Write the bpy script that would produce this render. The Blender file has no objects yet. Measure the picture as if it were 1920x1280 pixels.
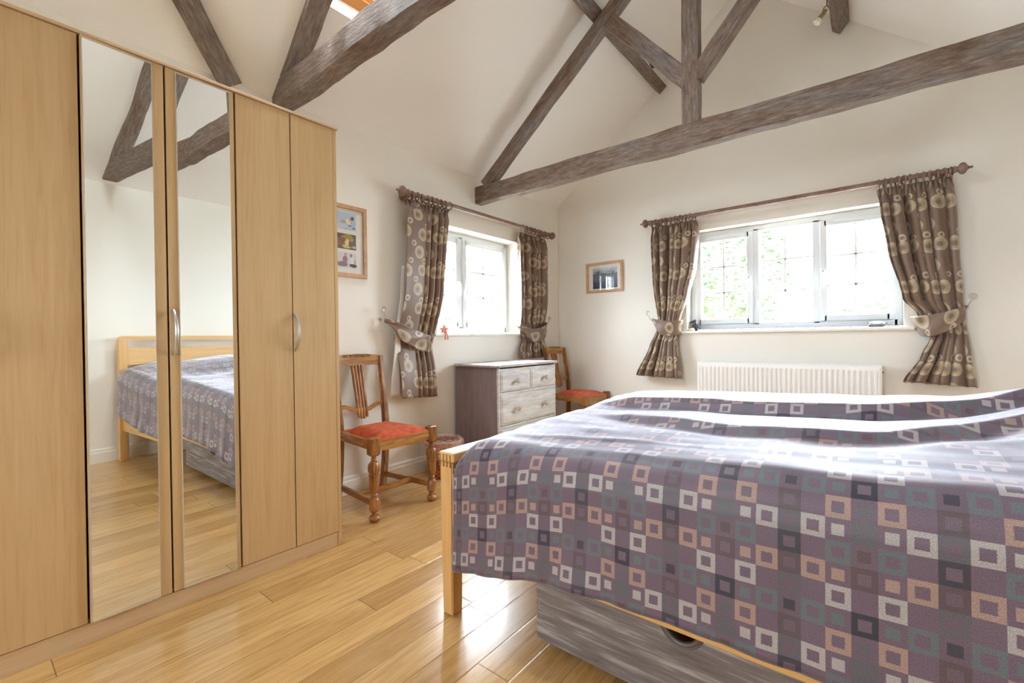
import bpy, bmesh, math, random
from math import pi, sin, cos, sqrt, radians
from mathutils import Vector, Matrix, noise
random.seed(7)
SC = bpy.context.scene
COL = SC.collection

# ------------------------------------------------------------------ camera
cam_d = bpy.data.cameras.new('camera')
cam = bpy.data.objects.new('camera', cam_d); COL.objects.link(cam)
cam_d.sensor_fit = 'HORIZONTAL'; cam_d.sensor_width = 36.0
cam_d.lens = 849.05 / 1920 * 36.0
cam_d.clip_start = 0.03; cam_d.clip_end = 200
YAW, PITCH, ROLL = 0.678, -0.007, -0.013
fw = Vector((-sin(YAW) * cos(PITCH), cos(YAW) * cos(PITCH), sin(PITCH)))
rt0 = Vector((cos(YAW), sin(YAW), 0)); up0 = rt0.cross(fw)
rt = rt0 * cos(ROLL) + up0 * sin(ROLL); up = -rt0 * sin(ROLL) + up0 * cos(ROLL)
M = Matrix((rt, up, -fw)).transposed().to_4x4()
M.translation = Vector((2.773, 0.098, 1.03))
cam.matrix_world = M
SC.camera = cam

# ------------------------------------------------------------------ world, exposure
SC.view_settings.view_transform = 'Standard'
SC.view_settings.look = 'None'
SC.view_settings.gamma = 1.0
SC.view_settings.use_curve_mapping = False
SC.view_settings.exposure = 1.34
SKY = 20.0
W = bpy.data.worlds.new('overcast_sky'); SC.world = W; W.use_nodes = True
wn = W.node_tree.nodes; wl = W.node_tree.links
bg = wn['Background']
tc = wn.new('ShaderNodeTexCoord'); sx = wn.new('ShaderNodeSeparateXYZ'); rp = wn.new('ShaderNodeValToRGB')
wl.new(tc.outputs['Generated'], sx.inputs[0]); wl.new(sx.outputs['Z'], rp.inputs[0]); wl.new(rp.outputs[0], bg.inputs[0])
rp.color_ramp.elements[0].position = 0.0; rp.color_ramp.elements[0].color = (0.80, 0.90, 1.0, 1)
rp.color_ramp.elements[1].position = 0.6; rp.color_ramp.elements[1].color = (0.84, 0.92, 1.0, 1)
bg.inputs[1].default_value = SKY
SC.cycles.max_bounces = 10; SC.cycles.diffuse_bounces = 7; SC.cycles.glossy_bounces = 5
SC.cycles.transmission_bounces = 8; SC.cycles.transparent_max_bounces = 12
SC.cycles.sample_clamp_indirect = 12.0
SC.cycles.caustics_reflective = False; SC.cycles.caustics_refractive = False
SC.cycles.use_denoising = True

def portal(name, loc, rot, sx_, sy_):
    d = bpy.data.lights.new(name, 'AREA'); d.shape = 'RECTANGLE'; d.size = sx_; d.size_y = sy_
    d.cycles.is_portal = True
    o = bpy.data.objects.new(name, d); o.location = loc; o.rotation_euler = rot; COL.objects.link(o); return o

# ------------------------------------------------------------------ materials
def mat(name, color=(.8, .8, .8), rough=.5, metal=0.0, **kw):
    m = bpy.data.materials.new(name); m.use_nodes = True
    b = m.node_tree.nodes['Principled BSDF']
    b.inputs['Base Color'].default_value = (*color, 1); b.inputs['Roughness'].default_value = rough
    b.inputs['Metallic'].default_value = metal
    for k, v in kw.items():
        b.inputs[k.replace('_', ' ')].default_value = v
    return m
def N(m, t, **kw):
    n = m.node_tree.nodes.new(t)
    for k, v in kw.items():
        if k.startswith('i_'): n.inputs[k[2:]].default_value = v
        else: setattr(n, k, v)
    return n
def L(m, a, b): m.node_tree.links.new(a, b)
def BS(m): return m.node_tree.nodes['Principled BSDF']
def ramp(m, stops, interp='LINEAR'):
    r = N(m, 'ShaderNodeValToRGB'); cr = r.color_ramp; cr.interpolation = interp
    while len(cr.elements) > 1: cr.elements.remove(cr.elements[-1])
    cr.elements[0].position = stops[0][0]; cr.elements[0].color = (*stops[0][1], 1)
    for p, c in stops[1:]:
        e = cr.elements.new(p); e.color = (*c, 1)
    return r
def math_(m, op, a, b=None, c=None):
    n = N(m, 'ShaderNodeMath', operation=op)
    for i, v in enumerate((a, b, c)):
        if v is None: continue
        if isinstance(v, (int, float)): n.inputs[i].default_value = v
        else: L(m, v, n.inputs[i])
    return n.outputs[0]
def coords(m, kind='Object', scale=(1, 1, 1), rot=(0, 0, 0)):
    t = N(m, 'ShaderNodeTexCoord'); mp = N(m, 'ShaderNodeMapping')
    mp.inputs['Scale'].default_value = scale; mp.inputs['Rotation'].default_value = rot
    L(m, t.outputs[kind], mp.inputs['Vector']); return mp.outputs[0]
def noise_(m, vec, scale=5, detail=4, rough=.5, dist=0):
    n = N(m, 'ShaderNodeTexNoise'); n.inputs['Scale'].default_value = scale; n.inputs['Detail'].default_value = detail
    n.inputs['Roughness'].default_value = rough; n.inputs['Distortion'].default_value = dist
    L(m, vec, n.inputs['Vector']); return n.outputs['Fac']
def bump(m, h, strength=.2, dist=.01):
    b = N(m, 'ShaderNodeBump'); b.inputs['Strength'].default_value = strength; b.inputs['Distance'].default_value = dist
    L(m, h, b.inputs['Height']); L(m, b.outputs[0], BS(m).inputs['Normal']); return b
def mixc(m, f, a, b, mode='MIX'):
    n = N(m, 'ShaderNodeMix', data_type='RGBA', blend_type=mode)
    if isinstance(f, (int, float)): n.inputs[0].default_value = f
    else: L(m, f, n.inputs[0])
    for i, v in ((6, a), (7, b)):
        if isinstance(v, tuple): n.inputs[i].default_value = (*v, 1)
        else: L(m, v, n.inputs[i])
    return n.outputs[2]

def plaster(name, c1, c2):
    m = mat(name, c1, .85)
    v = coords(m); f = noise_(m, v, 1.3, 3)
    r = ramp(m, [(.3, c1), (.7, c2)]); L(m, f, r.inputs[0]); L(m, r.outputs[0], BS(m).inputs['Base Color'])
    bump(m, noise_(m, v, 60, 3), .06, .004); return m
WALL = plaster('cream_plaster', (.82, .79, .725), (.84, .81, .75))
CEIL = plaster('cream_ceiling', (.84, .82, .785), (.86, .84, .81))
REVEAL = mat('white_reveal_paint', (.86, .85, .80), .6)
SKIRT = mat('white_gloss_trim', (.84, .82, .76), .35)
UPVC = mat('white_plastic_frame', (.74, .77, .79), .3)
GASKET = mat('grey_gasket', (.25, .26, .27), .5)
WHITE_ENAMEL = mat('white_enamel', (.86, .86, .85), .3)
METAL = mat('satin_nickel', (.62, .62, .60), .32, 1.0)
BRASS = mat('antique_brass', (.36, .28, .13), .35, 1.0)
PEWTER = mat('brushed_pewter', (.60, .54, .50), .3, 1.0)
MIRROR = mat('mirror_silver', (.93, .95, .92), .0, 1.0)
DARK = mat('dark_gap', (.05, .03, .02), .8)

def glass_mat(name, tint=(1, 1, 1)):
    m = bpy.data.materials.new(name); m.use_nodes = True; nt = m.node_tree
    nt.nodes.remove(nt.nodes['Principled BSDF'])
    g = nt.nodes.new('ShaderNodeBsdfGlossy'); g.inputs['Roughness'].default_value = .0
    t = nt.nodes.new('ShaderNodeBsdfTransparent'); t.inputs[0].default_value = (*tint, 1)
    lw = nt.nodes.new('ShaderNodeLayerWeight'); lw.inputs[0].default_value = .5
    pw = nt.nodes.new('ShaderNodeMath'); pw.operation = 'POWER'; pw.inputs[1].default_value = 5.0; nt.links.new(lw.outputs['Facing'], pw.inputs[0])
    fr = nt.nodes.new('ShaderNodeMath'); fr.operation = 'MULTIPLY_ADD'; fr.inputs[1].default_value = .9; fr.inputs[2].default_value = .04; nt.links.new(pw.outputs[0], fr.inputs[0])
    mx = nt.nodes.new('ShaderNodeMixShader'); out = nt.nodes['Material Output']
    nt.links.new(fr.outputs[0], mx.inputs[0]); nt.links.new(t.outputs[0], mx.inputs[1]); nt.links.new(g.outputs[0], mx.inputs[2])
    nt.links.new(mx.outputs[0], out.inputs[0]); return m
GLASS = glass_mat('window_glass', (.97, .98, .98))
PIC_GLASS = glass_mat('picture_glass')
CLEAR = mat('clear_glass', (1, 1, 1), .02, 0, Transmission_Weight=1.0, IOR=1.45)

def wood(name, c1, c2, c3, scale=(1, 1, 1), grain=60, rough=.4, kind='Object', bstr=.08):
    m = mat(name, c1, rough); v = coords(m, kind, scale)
    f = noise_(m, v, grain, 5, .6, .4); g = noise_(m, v, grain * .18, 3, .5, .6)
    a = math_(m, 'ADD', math_(m, 'MULTIPLY', f, .55), math_(m, 'MULTIPLY', g, .45))
    r = ramp(m, [(.34, c3), (.48, c1), (.62, c2)]); L(m, a, r.inputs[0]); L(m, r.outputs[0], BS(m).inputs['Base Color'])
    bump(m, f, bstr, .002); return m
WARD = wood('oak_veneer', (.535, .355, .17), (.565, .385, .19), (.48, .305, .135), (1, 1, .045), 95, .42)
WARD_X = wood('oak_veneer_cross', (.57, .40, .23), (.61, .44, .26), (.52, .35, .19), (1, .05, 1), 95, .42)
BED_V = wood('bed_oak_upright', (.68, .40, .15), (.74, .46, .19), (.56, .31, .10), (1, 1, .06), 50, .38)
BED_Y = wood('bed_oak_cross', (.68, .40, .15), (.74, .46, .19), (.56, .31, .10), (1, .06, 1), 50, .38)
BED_X = wood('bed_oak_long', (.68, .40, .14), (.74, .45, .17), (.56, .30, .09), (.06, 1, 1), 50, .38)
COMB = mat('dark_joint_wood', (.22, .11, .04), .5)
CH_V = wood('dark_oak_upright', (.26, .105, .028), (.46, .21, .065), (.075, .026, .009), (1, 1, .1), 60, .27)
CH_Y = wood('dark_oak_cross', (.38, .18, .05), (.57, .30, .10), (.14, .055, .015), (1, .12, 1), 50, .27)
CH_X = wood('dark_oak_long', (.33, .15, .05), (.48, .25, .09), (.15, .06, .02), (.12, 1, 1), 50, .27)
POLE = wood('walnut_stained_pole', (.22, .135, .105), (.31, .205, .165), (.14, .085, .065), (1, 1, 1), 40, .35)
FRAME = wood('beech_frame', (.50, .29, .15), (.58, .35, .19), (.42, .23, .11), (1, 1, 1), 30, .45)
SKYWOOD = wood('pine_skylight', (.58, .27, .08), (.66, .33, .11), (.45, .19, .05), (1, .1, 1), 40, .35)

def beam_mat():
    m = mat('weathered_beam', (.15, .12, .1), .75)
    v = coords(m, 'UV', (3.6, 22, 1)); f = noise_(m, v, 3.0, 10, .74, .35)
    v2 = coords(m, 'UV', (1.2, 3, 1)); g = noise_(m, v2, 2.2, 5, .6, .8)
    r = ramp(m, [(.30, (.10, .068, .052)), (.43, (.175, .125, .098)), (.57, (.26, .205, .170)), (.72, (.42, .37, .34))]); L(m, f, r.inputs[0])
    r2 = ramp(m, [(.35, (.74, .60, .50)), (.52, (1, 1, 1)), (.68, (.86, .98, 1.12))]); L(m, g, r2.inputs[0])
    L(m, mixc(m, 1.0, r.outputs[0], r2.outputs[0], 'MULTIPLY'), BS(m).inputs['Base Color'])
    v3 = coords(m, 'UV', (6, 26, 1)); bump(m, noise_(m, v3, 3, 8, .7), .55, .012); return m
BEAM = beam_mat()
OLDPEG = mat('old_iron', (.04, .035, .03), .6, .4)

def floor_mat():
    m = mat('oak_floorboards', (.6, .4, .2), .25)
    t = N(m, 'ShaderNodeTexCoord'); s = N(m, 'ShaderNodeSeparateXYZ'); L(m, t.outputs['Object'], s.inputs[0])
    X, Y = s.outputs[0], s.outputs[1]
    bw = .1245; bl = 1.15
    xr = math_(m, 'DIVIDE', math_(m, 'ADD', X, .085), bw)
    row = math_(m, 'FLOOR', xr); fx = math_(m, 'FRACT', xr)
    wn1 = N(m, 'ShaderNodeTexWhiteNoise', noise_dimensions='1D'); L(m, row, wn1.inputs['W'])
    yr = math_(m, 'ADD', math_(m, 'DIVIDE', Y, bl), math_(m, 'MULTIPLY', wn1.outputs['Value'], 7.3))
    colr = math_(m, 'FLOOR', yr); fy = math_(m, 'FRACT', yr)
    cx = N(m, 'ShaderNodeCombineXYZ'); L(m, row, cx.inputs[0]); L(m, colr, cx.inputs[1])
    wn2 = N(m, 'ShaderNodeTexWhiteNoise', noise_dimensions='2D'); L(m, cx.outputs[0], wn2.inputs['Vector'])
    # grain coordinates shifted per board
    gv = N(m, 'ShaderNodeCombineXYZ')
    L(m, math_(m, 'MULTIPLY', X, 9.0), gv.inputs[0]); L(m, math_(m, 'MULTIPLY', Y, .9), gv.inputs[1])
    L(m, math_(m, 'MULTIPLY', wn2.outputs['Value'], 40.0), gv.inputs[2])
    g1 = noise_(m, gv.outputs[0], 2.4, 5, .6, 1.6)
    gw = N(m, 'ShaderNodeVectorMath', operation='MULTIPLY'); L(m, gv.outputs[0], gw.inputs[0]); gw.inputs[1].default_value = (5, 2.0, 1)
    g2 = noise_(m, gw.outputs[0], 4, 5, .6, .3)
    a = math_(m, 'ADD', math_(m, 'MULTIPLY', g1, .6), math_(m, 'MULTIPLY', g2, .4))
    r = ramp(m, [(.33, (.42, .225, .075)), (.47, (.56, .335, .125)), (.56, (.62, .385, .155)), (.68, (.69, .455, .20))]); L(m, a, r.inputs[0])
    tint = ramp(m, [(0, (.74, .68, .60)), (.3, (.92, .89, .85)), (.65, (1.0, 1.0, 1.0)), (1, (1.12, 1.09, 1.06))]); L(m, wn2.outputs['Value'], tint.inputs[0])
    c = mixc(m, 1.0, r.outputs[0], tint.outputs[0], 'MULTIPLY')
    # seams
    ex = math_(m, 'MINIMUM', fx, math_(m, 'SUBTRACT', 1.0, fx)); ex = math_(m, 'MULTIPLY', ex, bw)
    ey = math_(m, 'MINIMUM', fy, math_(m, 'SUBTRACT', 1.0, fy)); ey = math_(m, 'MULTIPLY', ey, bl)
    e = math_(m, 'MINIMUM', ex, ey)
    seam = math_(m, 'LESS_THAN', e, .0013); seamy = math_(m, 'LESS_THAN', ey, .0016)
    seam = math_(m, 'MAXIMUM', math_(m, 'MULTIPLY', seam, .8), seamy)
    c = mixc(m, math_(m, 'MULTIPLY', seam, .75), c, (.13, .06, .02)); L(m, c, BS(m).inputs['Base Color'])
    rr = math_(m, 'ADD', .16, math_(m, 'MULTIPLY', g2, .16)); L(m, rr, BS(m).inputs['Roughness'])
    bev = N(m, 'ShaderNodeMapRange'); L(m, e, bev.inputs[0]); bev.inputs[1].default_value = 0; bev.inputs[2].default_value = .004
    h = math_(m, 'ADD', bev.outputs[0], math_(m, 'MULTIPLY', g2, .12))
    bump(m, h, .35, .0015)
    BS(m).inputs['Coat Weight'].default_value = .25; BS(m).inputs['Coat Roughness'].default_value = .12
    return m
FLOOR = floor_mat()

def coverlet_mat():
    m = mat('wool_coverlet', (.2, .15, .2), .85)
    t = N(m, 'ShaderNodeTexCoord'); s = N(m, 'ShaderNodeSeparateXYZ'); L(m, t.outputs['UV'], s.inputs[0])
    U, V = s.outputs[0], s.outputs[1]
    cu, cv = .0428, .0450
    # column 0 is centred at u = 2.623 (uv u carries metres)
    uu = math_(m, 'ADD', math_(m, 'DIVIDE', math_(m, 'SUBTRACT', U, 2.623), cu), 600.5)
    vv = math_(m, 'ADD', math_(m, 'DIVIDE', math_(m, 'SUBTRACT', .048, V), cv), 600.5)
    cu_i = math_(m, 'FLOOR', uu); fu = math_(m, 'SUBTRACT', math_(m, 'FRACT', uu), .5)
    rv_i = math_(m, 'FLOOR', vv); fv = math_(m, 'SUBTRACT', math_(m, 'FRACT', vv), .5)
    ci = math_(m, 'MODULO', cu_i, 6.0); ri = math_(m, 'MODULO', rv_i, 6.0)
    tri = math_(m, 'SUBTRACT', 3.0, math_(m, 'ABSOLUTE', math_(m, 'SUBTRACT', ci, 3.0)))
    idx = math_(m, 'DIVIDE', math_(m, 'ADD', math_(m, 'MULTIPLY', tri, 6.0), math_(m, 'ADD', ri, .5)), 24.0)
    P = (.128, .084, .122); WH = (.36, .335, .33); TN = (.325, .215, .18); TE = (.100, .125, .140)
    DK = (.018, .020, .036); BR = (.090, .056, .066); GT = (.098, .095, .112)
    outer = [GT, DK, BR, GT, P, BR,   WH, P, TN, P, TE, P,   P, TE, P, WH, P, TN,   GT, P, BR, P, DK, P]
    inner = [P, P, P, P, DK, P,   P, P, P, P, P, P,   WH, P, TN, P, TE, P,   GT, BR, P, P, P, GT]
    ro = ramp(m, [(i / 24, c) for i, c in enumerate(outer)], 'CONSTANT'); L(m, idx, ro.inputs[0])
    rI = ramp(m, [(i / 24, c) for i, c in enumerate(inner)], 'CONSTANT'); L(m, idx, rI.inputs[0])
    wv = N(m, 'ShaderNodeVectorMath', operation='SCALE'); L(m, t.outputs['UV'], wv.inputs[0]); wv.inputs['Scale'].default_value = 1.0
    nz = noise_(m, wv.outputs[0], 520, 2, .6)
    jit = math_(m, 'MULTIPLY', math_(m, 'SUBTRACT', nz, .5), .10)
    mx = math_(m, 'MAXIMUM', math_(m, 'ABSOLUTE', fu), math_(m, 'ABSOLUTE', fv))
    isin = math_(m, 'LESS_THAN', math_(m, 'ADD', mx, jit), .255)
    c = mixc(m, isin, ro.outputs[0], rI.outputs[0])
    stripe = math_(m, 'MULTIPLY', math_(m, 'LESS_THAN', tri, .5), .22)
    c = mixc(m, stripe, c, (.085, .062, .085))
    nn = ramp(m, [(.3, (.62, .62, .62)), (.7, (1.42, 1.42, 1.42))]); L(m, nz, nn.inputs[0])
    c = mixc(m, 1.0, c, nn.outputs[0], 'MULTIPLY'); L(m, c, BS(m).inputs['Base Color'])
    n2 = noise_(m, wv.outputs[0], 260, 3, .7); bump(m, n2, .25, .002)
    BS(m).inputs['Sheen Weight'].default_value = 1.0; BS(m).inputs['Sheen Roughness'].default_value = .36; BS(m).inputs['Specular IOR Level'].default_value = .7
    BS(m).inputs['Sheen Tint'].default_value = (.88, .88, 1.0, 1)
    BS(m).inputs['Roughness'].default_value = .55
    return m
COVER = coverlet_mat()

def curtain_mat():
    m = mat('brown_satin_circles', (.2, .13, .09), .46)
    t = N(m, 'ShaderNodeTexCoord'); s = N(m, 'ShaderNodeSeparateXYZ'); L(m, t.outputs['UV'], s.inputs[0])
    U, V = s.outputs[0], s.outputs[1]
    base = mixc(m, .0, (.185, .115, .078), (.185, .115, .078))
    col = base
    for (cs, rs, ro, rj, ou, ov, c1) in ((.170, .140, .050, .14, 0.0, 0.0, (.43, .345, .225)), (.170, .140, .025, .25, .085, .070, (.50, .43, .33))):
        vv = math_(m, 'DIVIDE', math_(m, 'ADD', V, ov + 5.0), rs); rv = math_(m, 'FLOOR', vv)
        sh = math_(m, 'MULTIPLY', math_(m, 'MODULO', rv, 2.0), .37)
        uu = math_(m, 'ADD', math_(m, 'DIVIDE', math_(m, 'ADD', U, ou + 5.0), cs), sh); ru = math_(m, 'FLOOR', uu)
        k = N(m, 'ShaderNodeCombineXYZ'); L(m, ru, k.inputs[0]); L(m, rv, k.inputs[1]); k.inputs[2].default_value = ro * 10
        w = N(m, 'ShaderNodeTexWhiteNoise', noise_dimensions='3D'); L(m, k.outputs[0], w.inputs['Vector'])
        ws = N(m, 'ShaderNodeSeparateColor'); L(m, w.outputs['Color'], ws.inputs[0])
        fu = math_(m, 'MULTIPLY', math_(m, 'SUBTRACT', math_(m, 'FRACT', uu), math_(m, 'ADD', .5, math_(m, 'MULTIPLY', math_(m, 'SUBTRACT', ws.outputs[0], .5), .25))), cs)
        fv = math_(m, 'MULTIPLY', math_(m, 'SUBTRACT', math_(m, 'FRACT', vv), math_(m, 'ADD', .5, math_(m, 'MULTIPLY', math_(m, 'SUBTRACT', ws.outputs[1], .5), .15))), rs)
        def dist(dx, dy):
            a = math_(m, 'ADD', fu, dx); b = math_(m, 'ADD', fv, dy)
            return math_(m, 'SQRT', math_(m, 'ADD', math_(m, 'MULTIPLY', a, a), math_(m, 'MULTIPLY', b, b)))
        R = math_(m, 'MULTIPLY', math_(m, 'ADD', 1 - rj, math_(m, 'MULTIPLY', ws.outputs[2], rj)), ro)
        inside = math_(m, 'LESS_THAN', dist(0, 0), R)
        d2 = dist(ro * .12, ro * .05)
        mid = math_(m, 'LESS_THAN', d2, math_(m, 'MULTIPLY', R, .66)); hole = math_(m, 'LESS_THAN', d2, math_(m, 'MULTIPLY', R, .36))
        inside = math_(m, 'MULTIPLY', inside, math_(m, 'SUBTRACT', 1.0, hole))
        c = mixc(m, mid, c1, (.33, .25, .16))
        col = mixc(m, inside, col, c)
    wv = coords(m, 'UV', (1, .05, 1)); nz = noise_(m, wv, 700, 2)
    nn = ramp(m, [(.3, (.85, .85, .85)), (.7, (1.15, 1.15, 1.15))]); L(m, nz, nn.inputs[0])
    col = mixc(m, 1.0, col, nn.outputs[0], 'MULTIPLY'); L(m, col, BS(m).inputs['Base Color'])
    BS(m).inputs['Sheen Weight'].default_value = .25
    return m
CURT = curtain_mat()
LINING = mat('cream_lining', (.78, .76, .72), .8)

def limewash(name, c1, c2, c3, sc=(1, 1, 1), kind='Object'):
    m = mat(name, c1, .55); v = coords(m, kind, sc); f = noise_(m, v, 22, 6, .65, .3)
    r = ramp(m, [(.34, c3), (.5, c1), (.68, c2)]); L(m, f, r.inputs[0]); L(m, r.outputs[0], BS(m).inputs['Base Color'])
    bump(m, f, .15, .003); return m
CHEST_SIDE = limewash('chest_mauve_side', (.225, .165, .175), (.26, .195, .205), (.19, .138, .146), (1, .3, .15))
CHEST_FRONT = limewash('chest_limewash_front', (.54, .53, .52), (.66, .65, .64), (.43, .41, .40), (1, .22, 1.6))
CHEST_TOP = limewash('chest_limewash_top', (.40, .36, .36), (.52, .48, .48), (.30, .26, .26), (1.2, .25, 1))
STORE = limewash('grey_limewashed_box', (.205, .178, .172), (.44, .42, .41), (.135, .112, .108), (.16, 1, 2.6))
FABRIC_OR = mat('orange_velvet', (.56, .10, .03), .85, 0, Sheen_Weight=.25, Sheen_Tint=(1, .45, .25, 1))
_v = coords(FABRIC_OR, 'Object', (1, 1, 1)); _f = noise_(FABRIC_OR, _v, 26, 4)
_r = ramp(FABRIC_OR, [(.35, (.36, .038, .010)), (.65, (.58, .085, .022))]); L(FABRIC_OR, _f, _r.inputs[0]); L(FABRIC_OR, _r.outputs[0], BS(FABRIC_OR).inputs['Base Color'])
WICKER = mat('red_wicker', (.5, .16, .05), .45)
_v = coords(WICKER, 'Object'); _r = ramp(WICKER, [(.4, (.34, .08, .025)), (.6, (.62, .22, .07))]); L(WICKER, noise_(WICKER, _v, 50, 3), _r.inputs[0]); L(WICKER, _r.outputs[0], BS(WICKER).inputs['Base Color'])
LINER = mat('thin_plastic_liner', (.85, .80, .77), .25, 0, Alpha=.2)
MOUNT = mat('cream_mount_card', (.80, .77, .71), .8)

# ------------------------------------------------------------------ helpers
def finish(name, bm, m, parent=None, smooth=False, loc=None, sharp=None):
    me = bpy.data.meshes.new(name); bmesh.ops.recalc_face_normals(bm, faces=bm.faces); bm.to_mesh(me); bm.free()
    if smooth:
        for p in me.polygons: p.use_smooth = True
        if sharp: me.set_sharp_from_angle(angle=radians(sharp))
    ms = m if isinstance(m, (list, tuple)) else [m]
    for x in ms: me.materials.append(x)
    o = bpy.data.objects.new(name, me); COL.objects.link(o)
    if parent: o.parent = parent
    if loc: o.location = loc
    return o
def obj(name, bm, m, parent=None, smooth=False, sharp=35): return finish(name, bm, m, parent, smooth, None, sharp)
def tag(o, label=None, cat=None, group=None, kind=None):
    if label: o['label'] = label
    if cat: o['category'] = cat
    if group: o['group'] = group
    if kind: o['kind'] = kind
    return o
def thing(name, label, cat, loc=(0, 0, 0), group=None, rotz=0):
    o = bpy.data.objects.new(name, None); COL.objects.link(o); o.location = loc; o.rotation_euler = (0, 0, rotz)
    o.empty_display_size = .1; return tag(o, label, cat, group)
def struct(name, bm, m, parent=None, **k):
    o = finish(name, bm, m, parent, **k)
    if not parent: o['kind'] = 'structure'
    return o
def NB(): return bmesh.new()
def box(bm, a, b, bev=0.0, mi=0, seg=2):
    a = Vector(a); b = Vector(b); c = (a + b) / 2; s = b - a
    r = bmesh.ops.create_cube(bm, size=1.0, matrix=Matrix.Translation(c) @ Matrix.Diagonal((abs(s.x), abs(s.y), abs(s.z), 1)))
    vs = r['verts']; es = list({e for v in vs for e in v.link_edges})
    fs = list({f for v in vs for f in v.link_faces})
    for f in fs: f.material_index = mi
    if bev > 0:
        bmesh.ops.bevel(bm, geom=es, offset=bev, segments=seg, affect='EDGES', profile=.5)
    return bm
def prism(bm, pts, ext, mi=0):
    """pts: polygon of 3D points; ext: extrusion vector"""
    vs = [bm.verts.new(p) for p in pts]; f = bm.faces.new(vs); f.material_index = mi
    r = bmesh.ops.extrude_face_region(bm, geom=[f]); nv = [g for g in r['geom'] if isinstance(g, bmesh.types.BMVert)]
    bmesh.ops.translate(bm, verts=nv, vec=ext); return bm
def frame_axes(d, upv=None):
    d = Vector(d).normalized(); upv = Vector(upv) if upv else (Vector((0, 0, 1)) if abs(d.z) < .9 else Vector((0, 1, 0)))
    s = d.cross(upv).normalized(); return d, s, s.cross(d).normalized()
def tube(bm, pts, r, n=10, caps=True, mi=0):
    pts = [Vector(p) for p in pts]; rs = r if isinstance(r, (list, tuple)) else [r] * len(pts)
    rings = []; prev = None
    for i, p in enumerate(pts):
        d = (pts[min(i + 1, len(pts) - 1)] - pts[max(i - 1, 0)])
        if prev is None: _, s, u = frame_axes(d)
        else:
            d = d.normalized(); s = (prev - d * prev.dot(d)).normalized(); u = s.cross(d)
        prev = s
        rings.append([bm.verts.new(p + (s * cos(2 * pi * k / n) + u * sin(2 * pi * k / n)) * rs[i]) for k in range(n)])
    for a, b in zip(rings, rings[1:]):
        for k in range(n):
            f = bm.faces.new((a[k], a[(k + 1) % n], b[(k + 1) % n], b[k])); f.material_index = mi
    if caps:
        bm.faces.new(rings[0]); bm.faces.new(rings[-1])
    return bm
def lathe(bm, prof, base=(0, 0, 0), axis=(0, 0, 1), n=20, flutes=None, cap=True, mi=0):
    """prof: list of (r, h[, sides]); sides 4 gives a square section"""
    b = Vector(base); d, s, u = frame_axes(axis); rings = []
    for pr in prof:
        r, h = pr[0], pr[1]; sides = pr[2] if len(pr) > 2 else 0; ring = []
        for k in range(n):
            a = 2 * pi * (k + .5) / n; rr = r
            if sides: # polygon section
                q = 2 * pi / sides; aa = (a + (q / 2 if sides == 4 else 0) + 0.0) % q - q / 2
                rr = r / max(cos(aa), .5)
                if sides == 4: aa = (a % (pi / 2)) - pi / 4; aa2 = a % (pi / 2); aa2 = aa2 - pi / 2 if aa2 > pi / 4 else aa2; rr = r / cos(aa2)
            if flutes and flutes[0] <= h <= flutes[1]: rr *= 1 - flutes[3] * (0.5 - 0.5 * cos(a * flutes[2]))
            ring.append(bm.verts.new(b + d * h + (s * cos(a) + u * sin(a)) * rr))
        rings.append(ring)
    for x, y in zip(rings, rings[1:]):
        for k in range(n):
            f = bm.faces.new((x[k], x[(k + 1) % n], y[(k + 1) % n], y[k])); f.material_index = mi
    if cap:
        for rg in (rings[0], rings[-1]): bm.faces.new(rg).material_index = mi
    return bm
def torus(bm, c, axis, R, r, n=18, m_=8, mi=0):
    c = Vector(c); d, s, u = frame_axes(axis); rings = []
    for i in range(n):
        a = 2 * pi * i / n; o = s * cos(a) + u * sin(a)
        rings.append([bm.verts.new(c + o * (R + r * cos(2 * pi * k / m_)) + d * r * sin(2 * pi * k / m_)) for k in range(m_)])
    for i in range(n):
        a, b = rings[i], rings[(i + 1) % n]
        for k in range(m_): bm.faces.new((a[k], a[(k + 1) % m_], b[(k + 1) % m_], b[k])).material_index = mi
    return bm
def grid(fn, nu, nv, uvfn=None, mi=0, bm=None):
    bm = bm or bmesh.new(); uvl = bm.loops.layers.uv.verify(); V = [[None] * (nv + 1) for _ in range(nu + 1)]; Q = {}
    for i in range(nu + 1):
        for j in range(nv + 1):
            v = bm.verts.new(fn(i / nu, j / nv)); V[i][j] = v
            Q[v] = uvfn(i / nu, j / nv) if uvfn else (i / nu, j / nv)
    for i in range(nu):
        for j in range(nv):
            f = bm.faces.new((V[i][j], V[i + 1][j], V[i + 1][j + 1], V[i][j + 1])); f.material_index = mi
            for l in f.loops: l[uvl].uv = Q[l.vert]
    return bm
def solidify(o, t, off=-1):
    md = o.modifiers.new('solidify', 'SOLIDIFY'); md.thickness = t; md.offset = off; return o
def interp(tab, x):
    if x <= tab[0][0]: return tab[0][1]
    for (a, b), (c, d) in zip(tab, tab[1:]):
        if x <= c:
            t = (x - a) / (c - a); t = t * t * (3 - 2 * t) * .5 + t * .5
            return b + (d - b) * t
    return tab[-1][1]
def smooth_(a, b, x):
    t = max(0, min(1, (x - a) / (b - a))); return t * t * (3 - 2 * t)

# ------------------------------------------------------------------ room shell
XR = 3.78; YB = 4.375; YF = -2.6; EZ = 2.467; SL = .822; RX = 1.872; RZ = EZ + SL * RX
def roof_z(x): return EZ + SL * min(x, 2 * RX - x) if True else 0
b = NB(); box(b, (-.3, YF - .3, -.12), (XR + .3, YB + .3, 0)); struct('floor', b, FLOOR)
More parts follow.
